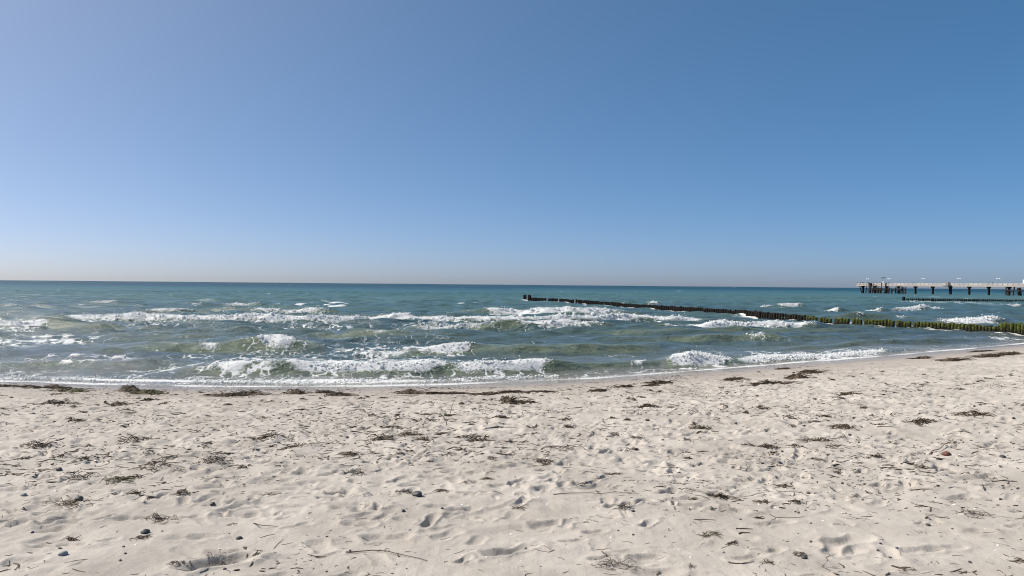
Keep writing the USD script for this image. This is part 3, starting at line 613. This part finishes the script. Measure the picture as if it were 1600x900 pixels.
# ------------------------------------------------------------------ people on the pier
def hull(a, ra, b, rb, n=10):
    A = manifold3d.Manifold.sphere(ra, n).translate(tuple(a)); B = manifold3d.Manifold.sphere(rb, n).translate(tuple(b))
    return manifold3d.Manifold.batch_hull([A, B])
def union(parts):
    m_ = manifold3d.Manifold.batch_boolean(parts, manifold3d.OpType.Add).to_mesh()
    return trimesh.Trimesh(m_.vert_properties[:, :3], m_.tri_verts, process=False)
def figure(pose, lean):
    # joints, facing -y; pose: 0 standing with arms down, 1 forearms on a railing, 2 walking
    hip, kn, an = .92, .50, .08
    st = .28 if pose == 2 else .0
    sh = np.array([0, -lean * .5, 1.43]); pel = np.array([0, 0, .95]); nk = np.array([0, -lean * .55, 1.50]); hd = np.array([0, -lean * .62 - .02, 1.63])
    J, legs, arms = {}, [], []
    for sg in (-1, 1):
        H = np.array([sg * .09, 0, hip]); K = np.array([sg * .10, -.04 - sg * st * .5, kn]); A = np.array([sg * .10, .03 - sg * st, an + (.05 if pose == 2 and sg < 0 else 0)]); T = A + [0, -.16, -.045]
        legs += [(H, .085, K, .058), (K, .058, A, .042)]; J[sg] = (A, T)
        S = sh + [sg * .17, 0, 0]
        E = S + ([sg * .05, .02 + sg * st * .4, -.29] if pose != 1 else [sg * .08, -.10, -.25]); W = E + ([sg * .01, -.07 + sg * st * .3, -.25] if pose != 1 else [-sg * .10, -.23, -.02])
        arms += [(S, .055, E, .042), (E, .042, W, .030)]; J[sg] += (E, W)
    tor = [(pel + [-.06, 0, 0], .125, pel + [.06, 0, 0], .125), (pel, .13, sh + [0, 0, -.12], .14), (sh + [-.14, 0, -.03], .075, sh + [.14, 0, -.03], .075)]
    body = [hull(*x) for x in legs + arms + tor] + [hull(nk - [0, 0, .06], .06, hd - [0, 0, .05], .055), hull(hd - [0, .0, .05], .075, hd + [0, .015, .06], .092, 14),
            hull(hd + [0, -.085, .0], .014, hd + [0, -.105, -.03], .018, 8), hull(hd + [-.088, .01, -.03], .02, hd + [-.088, .015, .02], .022, 8), hull(hd + [.088, .01, -.03], .02, hd + [.088, .015, .02], .022, 8)]
    for sg in (-1, 1):
        A, T, E, W = J[sg]
        body.append(hull(A, .045, T, .036))
        d = (W - E) / np.linalg.norm(W - E); side_ = np.cross(d, [0, 1, .3]); side_ /= np.linalg.norm(side_); pal = W + d * .085
        body.append(manifold3d.Manifold.batch_hull([manifold3d.Manifold.sphere(.016, 8).translate(tuple(c)) for c in (W + side_ * .02, W - side_ * .02, pal + side_ * .032, pal - side_ * .032)]))
        for k, (o, l) in enumerate([(-.03, .062), (-.01, .075), (.011, .07), (.031, .055)]):
            k0 = pal + side_ * o; k1 = k0 + d * l * .55; k2 = k1 + (d * .8 + np.array([0, -.5, -.1])) * l * .5
            body += [hull(k0, .0095, k1, .009, 6), hull(k1, .009, k2, .008, 6)]
        th0 = W + d * .03 - side_ * .022; th1 = th0 + d * .035 - side_ * .03; body += [hull(th0, .012, th1, .0105, 6), hull(th1, .0105, th1 + d * .03, .009, 6)]
    jacket = [hull(a, ra + .022, b, rb + .02) for a, ra, b, rb in arms + tor[1:]]
    trousers = [hull(a, ra + .018, b, rb + .018) for a, ra, b, rb in legs + tor[:1]]
    shoes = [hull(J[sg][0] - [0, 0, .02], .052, J[sg][1], .045) for sg in (-1, 1)]
    hair = [hull(hd + [0, .02, .05], .10, hd + [0, .045, .0], .085, 12)]
    return [union(x) for x in (body, jacket, trousers, shoes, hair)]
FIG = [figure(0, .02), figure(1, .18), figure(2, .05)]
PEOPLE = [(1341.8, .8, 1, 'black', 'black', 'person in black standing at the seaward tip of the pier'), (1346.6, .9, 1, 'navy', 'black', 'first of three dark figures leaning on the railing left of the first pier lamp'),
          (1349.2, .9, 1, 'black', 'denim', 'middle one of three dark figures at the railing left of the first pier lamp'), (1351.6, .9, 1, 'navy', 'denim', 'third dark figure at the railing, directly beside the first pier lamp'),
          (1357.4, .9, 1, 'black', 'navy', 'person in black at the railing just right of the first pier lamp'), (1366.3, .9, 0, 'blue', 'black', 'person in a blue top at the head of the landing stair'),
          (1370.4, .4, 2, 'navy', 'denim', 'person in navy walking behind the stair handrail on the pier'), (1375.6, .5, 0, 'red', 'black', 'person in a red top standing left of the signboard'),
          (1390.6, .9, 0, 'black', 'black', 'person in black standing right of the signboard and its lamp'), (1429.3, .7, 2, 'navy', 'denim', 'lone person in navy walking on the pier right of the landing stage'),
          (1440.8, .2, 2, 'white', 'denim', 'person in a white top walking under the lamp in the middle of the pier'), (1479.9, .9, 1, 'beige', 'black', 'dark haired person in beige leaning on the railing left of the grey cabinet'),
          (1545.3, .0, 2, 'navy', 'black', 'small dark figure walking left of the lamp nearest the white tower'), (1552.0, .8, 2, 'navy', 'beige', 'person in a navy top and light trousers under the lamp nearest the white tower')]
for k, (px, off, pose, top, low, lab) in enumerate(PEOPLE):
    q = PA + PD * pier_s(px) + PN * off
    t = thing('person', (q[0], q[1], DECK), PROT + (0 if side < 0 else math.pi) if pose != 2 else PROT + math.pi / 2 * (1 if k % 2 else -1), label=lab, cat='person')
    b_, j_, tr_, sh_, ha_ = FIG[pose]
    obj('body', b_, 'skin', t, smooth=60); obj('jacket', j_, f'cloth_{top}', t, smooth=60); obj('trousers', tr_, f'cloth_{low}', t, smooth=60); obj('shoes', sh_, 'cloth_black', t, smooth=60); obj('hair', ha_, 'hair_dark', t, smooth=60)

# ------------------------------------------------------------------ things on the sand
def strip(p, r):
    """three-sided tapering tube along the points p"""
    p = np.asarray(p, float); n = len(p)
    d = np.gradient(p, axis=0); d /= np.linalg.norm(d, axis=1, keepdims=True) + 1e-9
    a = np.cross(d, [0, 0, 1.0]); a /= np.linalg.norm(a, axis=1, keepdims=True) + 1e-9; b = np.cross(a, d)
    rr = (r * np.linspace(1, .45, n) if np.ndim(r) == 0 else r)[:, None]
    v = np.concatenate([p + rr * (a * math.cos(t) + b * math.sin(t)) for t in (0.52, 2.62, 4.71)])
    f = []
    for i in range(n - 1):
        for k in range(3):
            q0, q1 = k * n + i, ((k + 1) % 3) * n + i; f += [(q0, q0 + 1, q1 + 1), (q0, q1 + 1, q1)]
    f += [(0, n, 2 * n), (n - 1, 3 * n - 1, 2 * n - 1)]
    return v, np.array(f)
def join(parts):
    vs, fs, o = [], [], 0
    for v, f in parts: vs.append(v); fs.append(f + o); o += len(v)
    return np.vstack(vs), np.vstack(fs)
def strand(g, x, y, head, length, wig, n=6):
    st = length / (n - 1); p = [(x, y)]
    for _ in range(n - 1):
        head += g.normal(0, wig); p.append((p[-1][0] + st * math.cos(head), p[-1][1] + st * math.sin(head)))
    return np.array(p)
def tangle(seed, x, y, L, W, H, n, r, head, wig=.45, spread=.5):
    """a heap of strands about L x W, H high, lying on the sand"""
    g = np.random.default_rng(seed); parts = []
    allp = []
    for _ in range(n):
        u_, v_ = np.clip(g.normal(0, .36, 2), -1, 1); px_ = x + u_ * L / 2 * math.cos(head) - v_ * W / 2 * math.sin(head); py_ = y + u_ * L / 2 * math.sin(head) + v_ * W / 2 * math.cos(head)
        ln = L * g.uniform(.08, .38) + .02; hd = head + g.normal(0, spread) + (math.pi if g.random() < .5 else 0)
        allp.append((strand(g, px_, py_, hd, ln, wig), max(0, 1 - u_ * u_ - v_ * v_) * g.uniform(0, 1), g.uniform(.6, 1.3)))
    zz = ground(np.vstack([a[0] for a in allp])[:, 0], np.vstack([a[0] for a in allp])[:, 1]).reshape(n, -1)
    for (p, h, k), z in zip(allp, zz):
        z = z + .4 * r + H * h * np.sin(np.linspace(.25, 2.9, len(z)))
        parts.append(strip(np.column_stack([p, z]), r * k))
    return join(parts)
def mat_heap(seed, x, y, L, W, H, head):
    """a thick lumpy mat of seaweed: a knobbly body with strands all over"""
    g = np.random.default_rng(seed); parts = []
    nx, ny = max(8, int(L / .05)), max(5, int(W / .05))
    U, V = np.meshgrid(np.linspace(-1, 1, nx), np.linspace(-1, 1, ny), indexing='ij')
    X = x + U * L / 2 * math.cos(head) - V * W / 2 * math.sin(head); Y = y + U * L / 2 * math.sin(head) + V * W / 2 * math.cos(head)
    rim = 1 - np.sqrt(U ** 2 + V ** 2) + 1.1 * (n2(X, Y, 3.5, seed, 3) - .5)
    Z = ground(X.ravel(), Y.ravel()).reshape(X.shape) - .02 + np.clip(rim, -.1, .8) * H * 1.1 * (.4 + 1.2 * n2(X, Y, 11, seed + 1, 2))
    i = (np.arange(nx - 1)[:, None] * ny + np.arange(ny - 1)).ravel()
    f = np.vstack([np.stack([i, i + ny, i + ny + 1], 1), np.stack([i, i + ny + 1, i + 1], 1)])
    parts.append((np.stack([X, Y, Z], -1).reshape(-1, 3), f))
    parts.append(tangle(seed + 5, x, y, L * 1.15, W * 1.1, H, int(30 + 45 * L), .010, head, .5, .6))
    return join(parts)

clump_group = dict(group='small seaweed tangles scattered over the sand')
seed = 100
# thick mats on the wrack line: column, row, length and width in m, height, look, label
WRACK = [(20, 602, 1.1, .25, .05, 'seaweed_dark', 'flat dark seaweed mat on the wrack line at the left edge'), (52, 604, .45, .2, .06, 'seaweed_dark', 'short dark seaweed lump at the end of the leftmost mat'),
         (85, 604, .75, .28, .09, 'seaweed_dark', 'dark upper half of the second seaweed mat from the left'), (112, 609, .85, .26, .07, 'seaweed_olive', 'olive lower half of the second seaweed mat from the left'),
         (202, 609, .55, .40, .15, 'seaweed_dark', 'tall dark knob of the big seaweed heap at the left'), (232, 613, .85, .38, .10, 'seaweed_olive', 'olive right slope of the big seaweed heap at the left'),
         (355, 617, 1.0, .20, .06, 'seaweed_dark', 'thin dark seaweed mat with brown streaks left of the middle'), (385, 615, .95, .30, .09, 'seaweed_dark', 'thick dark seaweed mat running right from the thin streaked one'),
         (463, 613, .55, .26, .11, 'seaweed_dark', 'small isolated round seaweed hump between two long mats'), (505, 612, .55, .22, .07, 'seaweed_dark', 'upper tip of the seaweed mat left of the picture middle'), (527, 616, .7, .25, .08, 'seaweed_dark', 'lower part of the seaweed mat left of the picture middle'),
         (640, 613, .65, .26, .10, 'seaweed_dark', 'thick left end of the longest straight seaweed mat'), (690, 614, 1.2, .20, .05, 'seaweed_dark', 'long thin right part of the longest straight seaweed mat'),
         (765, 615, .7, .22, .06, 'seaweed_dark', 'dark seaweed mat right of the longest one'), (800, 612, .75, .16, .05, 'seaweed_dark', 'flat strip of seaweed touching the wet sand at the picture middle'), (842, 612, .85, .12, .04, 'seaweed_dark', 'thinnest seaweed strip on the wet sand right of the middle'),
         (795, 627, .42, .28, .12, 'seaweed_dark', 'pointed little seaweed heap below the wrack line'), (815, 629, .6, .18, .06, 'seaweed_dark', 'low seaweed tail right of the pointed little heap'),
         (935, 611, .6, .18, .05, 'seaweed_dark', 'flat seaweed patch left of two stepped mats on the right'), (975, 604, .65, .18, .07, 'seaweed_dark', 'lower left of the stepped seaweed mats right of the middle'), (1032, 597, .95, .26, .07, 'seaweed_dark', 'upper long one of the stepped seaweed mats right of the middle'), (1018, 601, .5, .2, .05, 'seaweed_dark', 'small patch beneath the upper stepped mat'),
         (1148, 593, .95, .25, .07, 'seaweed_dark', 'oval dark seaweed mat on the sand below the splashing wave'), (1205, 598, 1.5, .16, .04, 'seaweed_dark', 'thin long seaweed streak right of the oval mat'), (1245, 590, .75, .30, .10, 'seaweed_dark', 'plump seaweed mat at the right end of the thin long streak'),
         (1265, 581, 1.0, .28, .10, 'seaweed_dark', 'seaweed heap closest to the water right of the splashing wave'), (1222, 575, .7, .2, .05, 'seaweed_dark', 'small seaweed pieces at the waterline above the plump mat'), (1440, 558, 1.0, .3, .09, 'seaweed_dark', 'right hand seaweed mat at the foot of the mossy groyne'),
         (1490, 562, 1.5, .35, .09, 'seaweed_dark', 'broad dark seaweed mat below the near end of the groyne'), (1545, 556, 1.6, .4, .12, 'seaweed_dark', 'big seaweed heap by the right edge near the groyne'), (1578, 552, 1.4, .35, .10, 'seaweed_dark', 'seaweed heap touching the right edge of the picture'), (1535, 547, 1.5, .2, .05, 'seaweed_dark', 'thin seaweed line at the water edge below the groyne')]
for px, py, L, W, H, look_, lab in WRACK:
    p = at_sand(px, py + 2); seed += 17
    tag(obj('seaweed_mat', mat_heap(seed, p[0], p[1], L, W * 1.9, H * 1.2, float(np.interp(px, [0, 900, 1100, 1600], [0, .15, .5, .55])) + random.uniform(-.06, .06)), look_), lab, 'seaweed')
# tangles one can point to: column, row, length px, number of strands, strand radius, look, label
TANG = [(120, 660, 26, 26, .006, 'seaweed_brown', 'ring shaped brown seaweed loop at the upper left'), (120, 748, 50, 16, .005, 'seaweed_dark', 'dark seaweed pieces beside the leftmost dark stone'), (190, 752, 46, 30, .006, 'seaweed_olive', 'square tangle with a yellow green tip at the left'),
        (112, 790, 60, 34, .004, 'seaweed_brown', 'wide loose brown tangle near the left edge'), (245, 733, 60, 24, .005, 'seaweed_dark', 'flat dark tangle above the small arched one at the left'), (338, 728, 60, 34, .005, 'seaweed_dark', 'long tangle pointing at the middle left of the beach'),
        (285, 771, 34, 16, .006, 'seaweed_dark', 'two dark seaweed humps below the arched strand'), (235, 783, 16, 18, .004, 'seaweed_dark', 'small upright knot of seaweed in the left foreground'), (252, 815, 46, 36, .004, 'seaweed_dark', 'dark dense tangle next to a footprint in the left foreground'),
        (365, 842 - 22, 10, 8, .003, 'seaweed_dark', 'tiny tangle above the black pebble in the left foreground'), (345, 876, 48, 22, .004, 'twig_bark', 'spidery twig tangle on a mound at the bottom left'), (297, 882, 14, 6, .004, 'seaweed_olive', 'yellow bent seaweed strand at the bottom left'), (400, 905 - 35, 12, 8, .003, 'seaweed_dark', 'small dark strands right of the spidery twig tangle'),
        (460, 702, 40, 26, .006, 'seaweed_dark', 'dark seaweed patch left of the reddish tangle'), (548, 713, 34, 40, .005, 'seaweed_brown', 'reddish brown tangle left of the picture middle'), (555, 742, 36, 26, .004, 'seaweed_dark', 'thin stringy tangle under the reddish one'), (632, 770, 30, 30, .004, 'seaweed_dark', 'tangle with long stalks beside the black lump'),
        (640, 684, 46, 46, .005, 'seaweed_brown', 'bushy brown seaweed on the left of the churned sand'), (662, 690, 30, 30, .005, 'seaweed_brown', 'reddish seaweed tuft at the edge of the churned sand'), (703, 650, 18, 46, .005, 'seaweed_olive', 'yellowish seaweed tuft with one stalk standing up from it'), (781, 656, 22, 26, .006, 'seaweed_brown', 'small brown arched tuft on the churned sand'),
        (722, 630 + 3, 14, 20, .006, 'seaweed_dark', 'small dark clod between the long mat and the pointed heap'), (720, 705, 18, 24, .005, 'seaweed_dark', 'dark tuft inside a footprint at the picture middle'), (745, 690, 34, 34, .005, 'seaweed_dark', 'dark seaweed bits right of the picture middle'), (760, 750, 20, 22, .004, 'seaweed_brown', 'small ball of seaweed in the middle of the beach'),
        (882, 704, 60, 16, .005, 'seaweed_dark', 'long dark curved strand right of the middle'), (850, 728, 24, 16, .005, 'seaweed_dark', 'short dark strand pile right of the middle'), (1125, 777, 32, 60, .005, 'seaweed_dark', 'largest dark tangle on the right foreground sand'), (1192, 785, 20, 30, .004, 'seaweed_brown', 'reddish brown tuft right of the largest tangle'),
        (1187, 810, 14, 22, .004, 'seaweed_brown', 'star shaped tuft beside the two parallel sticks'), (1226, 759, 22, 24, .005, 'seaweed_dark', 'black knot with stringy tail at the right'), (1108, 838, 34, 34, .004, 'seaweed_olive', 'yellowish tangle in the right foreground'), (1145, 851, 16, 22, .004, 'seaweed_dark', 'small dark squiggle below the two sticks'),
        (1325, 618, 36, 34, .007, 'seaweed_brown', 'brown seaweed strip lying on the smooth sand at the right'), (1440, 660, 40, 40, .006, 'seaweed_dark', 'seaweed cluster above the forked twig'), (1520, 650, 44, 44, .006, 'seaweed_brown', 'brownish seaweed strip right of the forked twig'), (1316, 668, 40, 40, .005, 'seaweed_brown', 'spiky brown tuft in the trampled sand at the right'),
        (1200, 700, 36, 36, .005, 'seaweed_dark', 'dark tuft row on the trampled sand right of centre'), (1275, 690, 44, 30, .005, 'seaweed_dark', 'stringy dark tangle at the right above the pebbles'), (1095, 670, 34, 34, .006, 'seaweed_olive', 'yellow brown tuft right of the middle'), (1010, 637, 40, 40, .006, 'seaweed_dark', 'dark bristly tuft on the upper sand right of middle'),
        (962, 886, 56, 26, .005, 'twig_bark', 'twiggy tangle at the bottom edge right of the middle'), (920, 817, 18, 5, .005, 'seaweed_dark', 'small dark loop of seaweed like a figure eight'), (1370, 715, 30, 24, .005, 'seaweed_dark', 'dark bits of seaweed left of the red stone'), (1080, 887, 16, 10, .004, 'seaweed_dark', 'tiny dark bits at the bottom edge'),
        (1520, 805, 40, 26, .003, 'seaweed_dark', 'sparse stringy tangle above the footprints at the right edge'), (1250, 870, 26, 24, .004, 'seaweed_dark', 'stringy tangle in the bottom right foreground'), (1200, 883, 20, 16, .004, 'seaweed_dark', 'dark knot at the bottom right'), (1415, 893, 18, 14, .003, 'seaweed_brown', 'small curl at the bottom edge far right'),
        (600, 690, 60, 30, .006, 'seaweed_dark', 'dark seaweed row at the left edge of the churned sand'), (60, 700, 60, 24, .006, 'seaweed_dark', 'line of dark strands near the left edge below the mats'), (420, 685, 60, 26, .006, 'seaweed_dark', 'long low dark seaweed row left of the middle'), (210, 690, 60, 26, .006, 'seaweed_dark', 'low dark seaweed row beneath the big heap'),
        (85, 633, 50, 40, .007, 'seaweed_dark', 'dark seaweed patch under the second mat at the left'), (185, 633, 36, 30, .007, 'seaweed_brown', 'brown seaweed patch just below the big heap'), (230, 627, 22, 30, .008, 'seaweed_dark', 'single dark clump below the olive slope of the big heap'), (255, 632, 14, 24, .007, 'seaweed_dark', 'small bushy clump right of the single dark clump'), (130, 718, 24, 22, .006, 'seaweed_dark', 'dark tuft lying against a grey stone at the left')]
for px, py, Lp, n, r, look_, lab in TANG:
    p = at_sand(px, py); d = np.linalg.norm(p - EYE); L = Lp * d / F * 1.15; seed += 13
    r = r * float(np.clip(d / 9, .55, 1.5))
    tag(obj('seaweed_clump', tangle(seed, p[0], p[1], L, L * random.uniform(.55, 1.0), min(.07, .12 * L + .01), int(n * 1.3), r * .8, random.uniform(-.3, .4), .75, .8), look_), lab, 'seaweed')
# the many small tangles nothing tells apart
placed = 0
while placed < 230:
    a = rng.uniform(-.66, .66); r = 4.2 + 21 * rng.random() ** .85; x, y = r * math.sin(a), r * math.cos(a); s = float(shore_s(np.array([x]), np.array([y]))[0])
    if s < 1.6 or rng.random() > (.28 + .9 * float(n2(np.array([x]), np.array([y]), .45, 161)[0]) * (1 if s < 13 else .35)) * (1 if s < 15 else .5): continue
    seed += 3; L = rng.uniform(.07, .30); d = r
    tag(obj('seaweed_tangle', tangle(seed, x, y, L, L * rng.uniform(.3, .9), rng.uniform(.01, .05), int(rng.uniform(13, 26)), rng.uniform(.0025, .005) * float(np.clip(d / 8, .7, 1.6)), rng.uniform(-.5, .5), .7, .6), ['seaweed_dark', 'seaweed_dark', 'seaweed_brown', 'twig_bark'][placed % 4]),
        'small tangle of dry seaweed and stalks lying on the trampled sand', 'seaweed', 'small seaweed tangles scattered over the sand'); placed += 1
# fine litter
parts = []; cnt = 0
g = np.random.default_rng(77)
LX, LY, LP = [], [], []
while cnt < 15000:
    a = g.uniform(-.72, .72); r = 3.4 + 26 * g.random() ** .9; x, y = r * math.sin(a), r * math.cos(a)
    LX.append(x); LY.append(y); cnt += 1
LX, LY = np.array(LX), np.array(LY); s = shore_s(LX, LY)
dens = np.interp(s, [.3, 1.2, 3, 6, 12, 15, 20], [.3, .75, .6, .8, .8, .35, .2]) * (0.08 + 1.6 * sstep(.44, .66, n2(LX, LY, .8, 171, 3)))
ok = (s > .4) & (g.random(cnt) < dens)
LX, LY = LX[ok], LY[ok]
for x, y in zip(LX, LY):
    d = math.hypot(x, y)
    LP.append((strand(g, x, y, g.normal(.1, 1.3), float(np.clip(g.lognormal(-2.9, .6), .02, .30)) * min(1.0, .45 + d / 18), .65, 4), g.uniform(.0018, .0045) * np.clip(d / 8, .7, 1.9)))
zz = ground(np.vstack([p for p, _ in LP])[:, 0], np.vstack([p for p, _ in LP])[:, 1]).reshape(-1, 4)
for (p, r), z in zip(LP, zz): parts.append(strip(np.column_stack([p, z + r * .6]), r))
XS = []
for k in range(2600):
    a = g.uniform(-.68, .68); r = 8.5 + 13 * g.random(); x, y = r * math.sin(a), r * math.cos(a)
    if n2(np.array([x * .5]), np.array([y * 1.3]), .75, 181, 2)[0] + g.normal(0, .07) < .475 + (.12 if x > 0 else 0): continue
    XS.append((strand(g, x, y, g.normal(.12, .3), float(np.clip(g.lognormal(-2.0, .45), .06, .35)), .6, 5), g.uniform(.004, .011)))
zz = ground(np.vstack([p for p, _ in XS])[:, 0], np.vstack([p for p, _ in XS])[:, 1]).reshape(-1, 5)
for (p, r), z in zip(XS, zz): parts.append(strip(np.column_stack([p, z + r * .2]), r * np.array([.5, 1, 1.1, .9, .4])))
CR = []
for k in range(16000):
    a = g.uniform(-.68, .68); r = 4.3 + 20 * g.random(); x, y = r * math.sin(a), r * math.cos(a)
    c_ = n2(np.array([x * .7]), np.array([y]), .9, 191, 3)[0] + (.05 if x / y > .2 and r < 16 else 0) - (.07 if r < 7 else 0)
    if c_ + g.normal(0, .035) < .552 + (.012 if x > 0 else 0): continue
    CR.append((strand(g, x, y, g.uniform(0, 6.28), float(np.clip(g.lognormal(-3.1, .7), .012, .20)), .8, 3), g.lognormal(-5.4, .45) * np.clip(r / 10, .7, 1.3)))
zz = ground(np.vstack([p for p, _ in CR])[:, 0], np.vstack([p for p, _ in CR])[:, 1]).reshape(-1, 3)
for (p, r), z in zip(CR, zz): parts.append(strip(np.column_stack([p, z + r * .5]), r * np.array([.7, 1.1, .5])))
print('crumbs', len(CR), 'streaks', len(XS))
tag(obj('seaweed_litter', join(parts), 'litter_look'), 'fine crumbs and single stalks of dry seaweed strewn over the sand', 'seaweed litter', kind='stuff')

# sticks and stalks
def stick(pts_px, r, name, look_, lab, lift=0.0, group=None):
    P = np.array([at_sand(*q) for q in pts_px])
    tt = np.linspace(0, 1, len(P)); t2 = np.linspace(0, 1, max(6, 3 * len(P)))
    x, y = np.interp(t2, tt, P[:, 0]), np.interp(t2, tt, P[:, 1])
    z = ground(x, y) + r * .8 + lift * np.sin(t2 * math.pi)
    return np.column_stack([x, y, z])
def add_stick(branches, r, lab, name='twig', look_='twig_bark', lift=0.0, cat='twig'):
    tag(obj(name, join([strip(stick(b, r, name, look_, lab, lift), r * (1 if i == 0 else .7)) for i, b in enumerate(branches)]), look_), lab, cat)
add_stick([[(1452, 710), (1470, 704), (1484, 698), (1490, 690), (1503, 690)], [(1490, 694), (1493, 699)], [(1500, 690), (1506, 692)]], .007, 'forked dark twig lying above the red stone', lift=.03)
add_stick([[(865, 771), (900, 769), (935, 770)], [(935, 770), (998, 771)], [(930, 765), (940, 774)]], .005, 'long straight stalk lying flat right of the picture middle', lift=.01)
add_stick([[(1150, 827), (1176, 828)]], .006, 'upper of two parallel sticks in the right foreground')
add_stick([[(1154, 835), (1172, 834)]], .007, 'lower thicker one of two parallel sticks in the right foreground')
add_stick([[(1222, 788), (1233, 789)]], .007, 'upper short stick of the pair near the star shaped tuft')
add_stick([[(1217, 795), (1227, 795)]], .007, 'lower short stick of the pair near the star shaped tuft')
add_stick([[(1203, 803), (1212, 810), (1230, 812), (1258, 810)], [(1212, 812), (1197, 821)]], .004, 'long thin forked stalk in the right foreground')
add_stick([[(1138, 881), (1160, 884), (1178, 880)]], .005, 'bent stick at the bottom edge in the right half')
add_stick([[(1145, 778), (1165, 773), (1195, 768)]], .004, 'thin stalk sticking out of the largest tangle')
add_stick([[(540, 864), (580, 860), (620, 868), (668, 877)], [(600, 863), (608, 857)]], .005, 'long thin twig at the bottom left of the middle', lift=.01)
add_stick([[(396, 820), (402, 827), (410, 828), (434, 825)]], .005, 'bent dark twig on the rim of a footprint at the left', lift=.02)
add_stick([[(1360, 612), (1400, 613), (1432, 612)]], .009, 'long straight pale stick on the smooth sand at the right', cat='stick')
add_stick([[(1370, 667), (1405, 669)]], .008, 'thin stick in the trampled sand left of the seaweed cluster')
add_stick([[(845, 703), (870, 700), (905, 700), (922, 709)]], .006, 'long curved root strand right of the middle', lift=.02)
add_stick([[(1060, 767), (1090, 769)]], .004, 'short thin stalk left of the largest tangle')
add_stick([[(940, 863), (952, 872)], [(946, 868), (953, 873)]], .005, 'short dark twig on a footprint above the bottom twiggy tangle')
# stalk standing up from the yellowish tuft
p = at_sand(703, 648)
pp = np.array([p + [0.0, 0, 0], p + [.02, .02, .10], p + [.05, .05, .20], p + [.09, .08, .29], p + [.12, .08, .34]])
tag(obj('stalk', strip(pp, .007), 'seaweed_brown'), 'thin stalk standing upright in the sand right of the picture centre', 'stalk')
p = at_sand(680, 668); a_ = np.linspace(0, math.pi, 12)
tag(obj('stalk', strip(np.column_stack([p[0] + .18 * np.cos(a_), p[1] + .05 * np.cos(a_), p[2] + .02 + .20 * np.sin(a_)]), .008), 'seaweed_brown'), 'stalk bent into an upright arch left of the churned sand', 'stalk')
# stones
def stone(px, py, size, look_, lab, flat=.65, group=None, name='pebble', seed_=0):
    p = at_sand(px, py); d = np.linalg.norm(p - EYE); R = size * d / F / 2
    s_ = trimesh.creation.icosphere(2, 1.0); v = s_.vertices
    v = v * (.78 + .45 * meshkit.fbm(v * 1.3 + seed_ * 3.3, 2, seed_))[:, None] * [R, R * .85, R * flat]
    an = seed_ * 1.7; v = v @ np.array([[math.cos(an), math.sin(an), 0], [-math.sin(an), math.cos(an), 0], [0, 0, 1]])
    v = v + [p[0], p[1], float(ground(p[0], p[1])[0]) + R * flat * .45]
    tag(obj(name, (v, s_.faces), look_, smooth=True), lab, 'stone', group)
STONES = [(1479, 714, 12, 'pebble_red', 'red brown stone under the forked twig'), (374, 842, 9, 'pebble_dark', 'black pebble alone in the left foreground'), (652, 776, 17, 'pebble_dark', 'black lump wedged into the sand at the picture middle'), (132, 725, 13, 'pebble_grey', 'grey stone with seaweed on its side at the left'),
          (92, 735, 9, 'pebble_dark', 'dark stone left of the big grey stone'), (227, 835, 12, 'pebble_dark', 'dark stone beside a curled strand in the left foreground'), (37, 774, 8, 'pebble_grey', 'grey pebble close to the left edge'), (98, 870, 12, 'pebble_grey', 'grey stone in the bottom left corner region'), (123, 783, 12, 'pebble_dark', 'dark rounded stone below the square tangle'),
          (332, 791, 8, 'pebble_dark', 'small black stone right of the upright knot'), (1566, 716, 7, 'pebble_dark', 'black and white pebble near the right edge'), (1476, 747, 7, 'pebble_grey', 'grey pebble straight below the red stone'), (1484, 765, 5, 'pebble_grey', 'small greenish grey pebble below the grey one'), (1372, 758, 7, 'pebble_dark', 'dark leaf shaped pebble left of the grey one'),
          (1257, 875, 9, 'pebble_dark', 'dark pebble near the bottom right tangle'), (1450, 822, 6, 'pebble_dark', 'dark pebble standing alone in the right foreground'), (1218, 724, 6, 'pebble_dark', 'dark pebble in the trampled sand right of centre'), (1263, 771, 6, 'pebble_dark', 'dark pebble right of the black stringy knot'), (989, 802, 6, 'pebble_dark', 'upper of two little dark pebbles right of centre'), (976, 796, 5, 'pebble_dark', 'lower left neighbour of the little dark pebbles right of centre'),
          (630, 801, 6, 'pebble_dark', 'small dark pebble below the stalky tangle'), (866, 877, 24, 'pebble_grey', '')]
for k, (px, py, sz, lk, lab) in enumerate(STONES):
    if lab: stone(px, py, sz, lk, lab, seed_=k + 1, flat=.6)
for k in range(70):
    px, py = (rng.uniform(1040, 1590), rng.uniform(640, 890)) if k < 45 else (rng.uniform(10, 1000), rng.uniform(700, 890))
    stone(px, py, rng.uniform(2.5, 5), 'pebble_dark' if k % 3 else 'pebble_grey', 'tiny dark pebble lying loose on the sand', group='tiny pebbles on the sand', name='small_pebble', seed_=40 + k)
for k in range(60):
    px, py = rng.uniform(10, 1590), 640 + 250 * rng.random() ** .7
    stone(px, py, rng.uniform(1.8, 4), 'shell_white', 'tiny white shell fragment on the sand', flat=.35, group='tiny shell fragments on the sand', name='shell_fragment', seed_=140 + k)
print('posts', NP, NP2, 'sand', len(bf), 'sea', len(wf_), 'foam lumps', len(pts), 'litter', len(LP), 'landing', s0, s1)
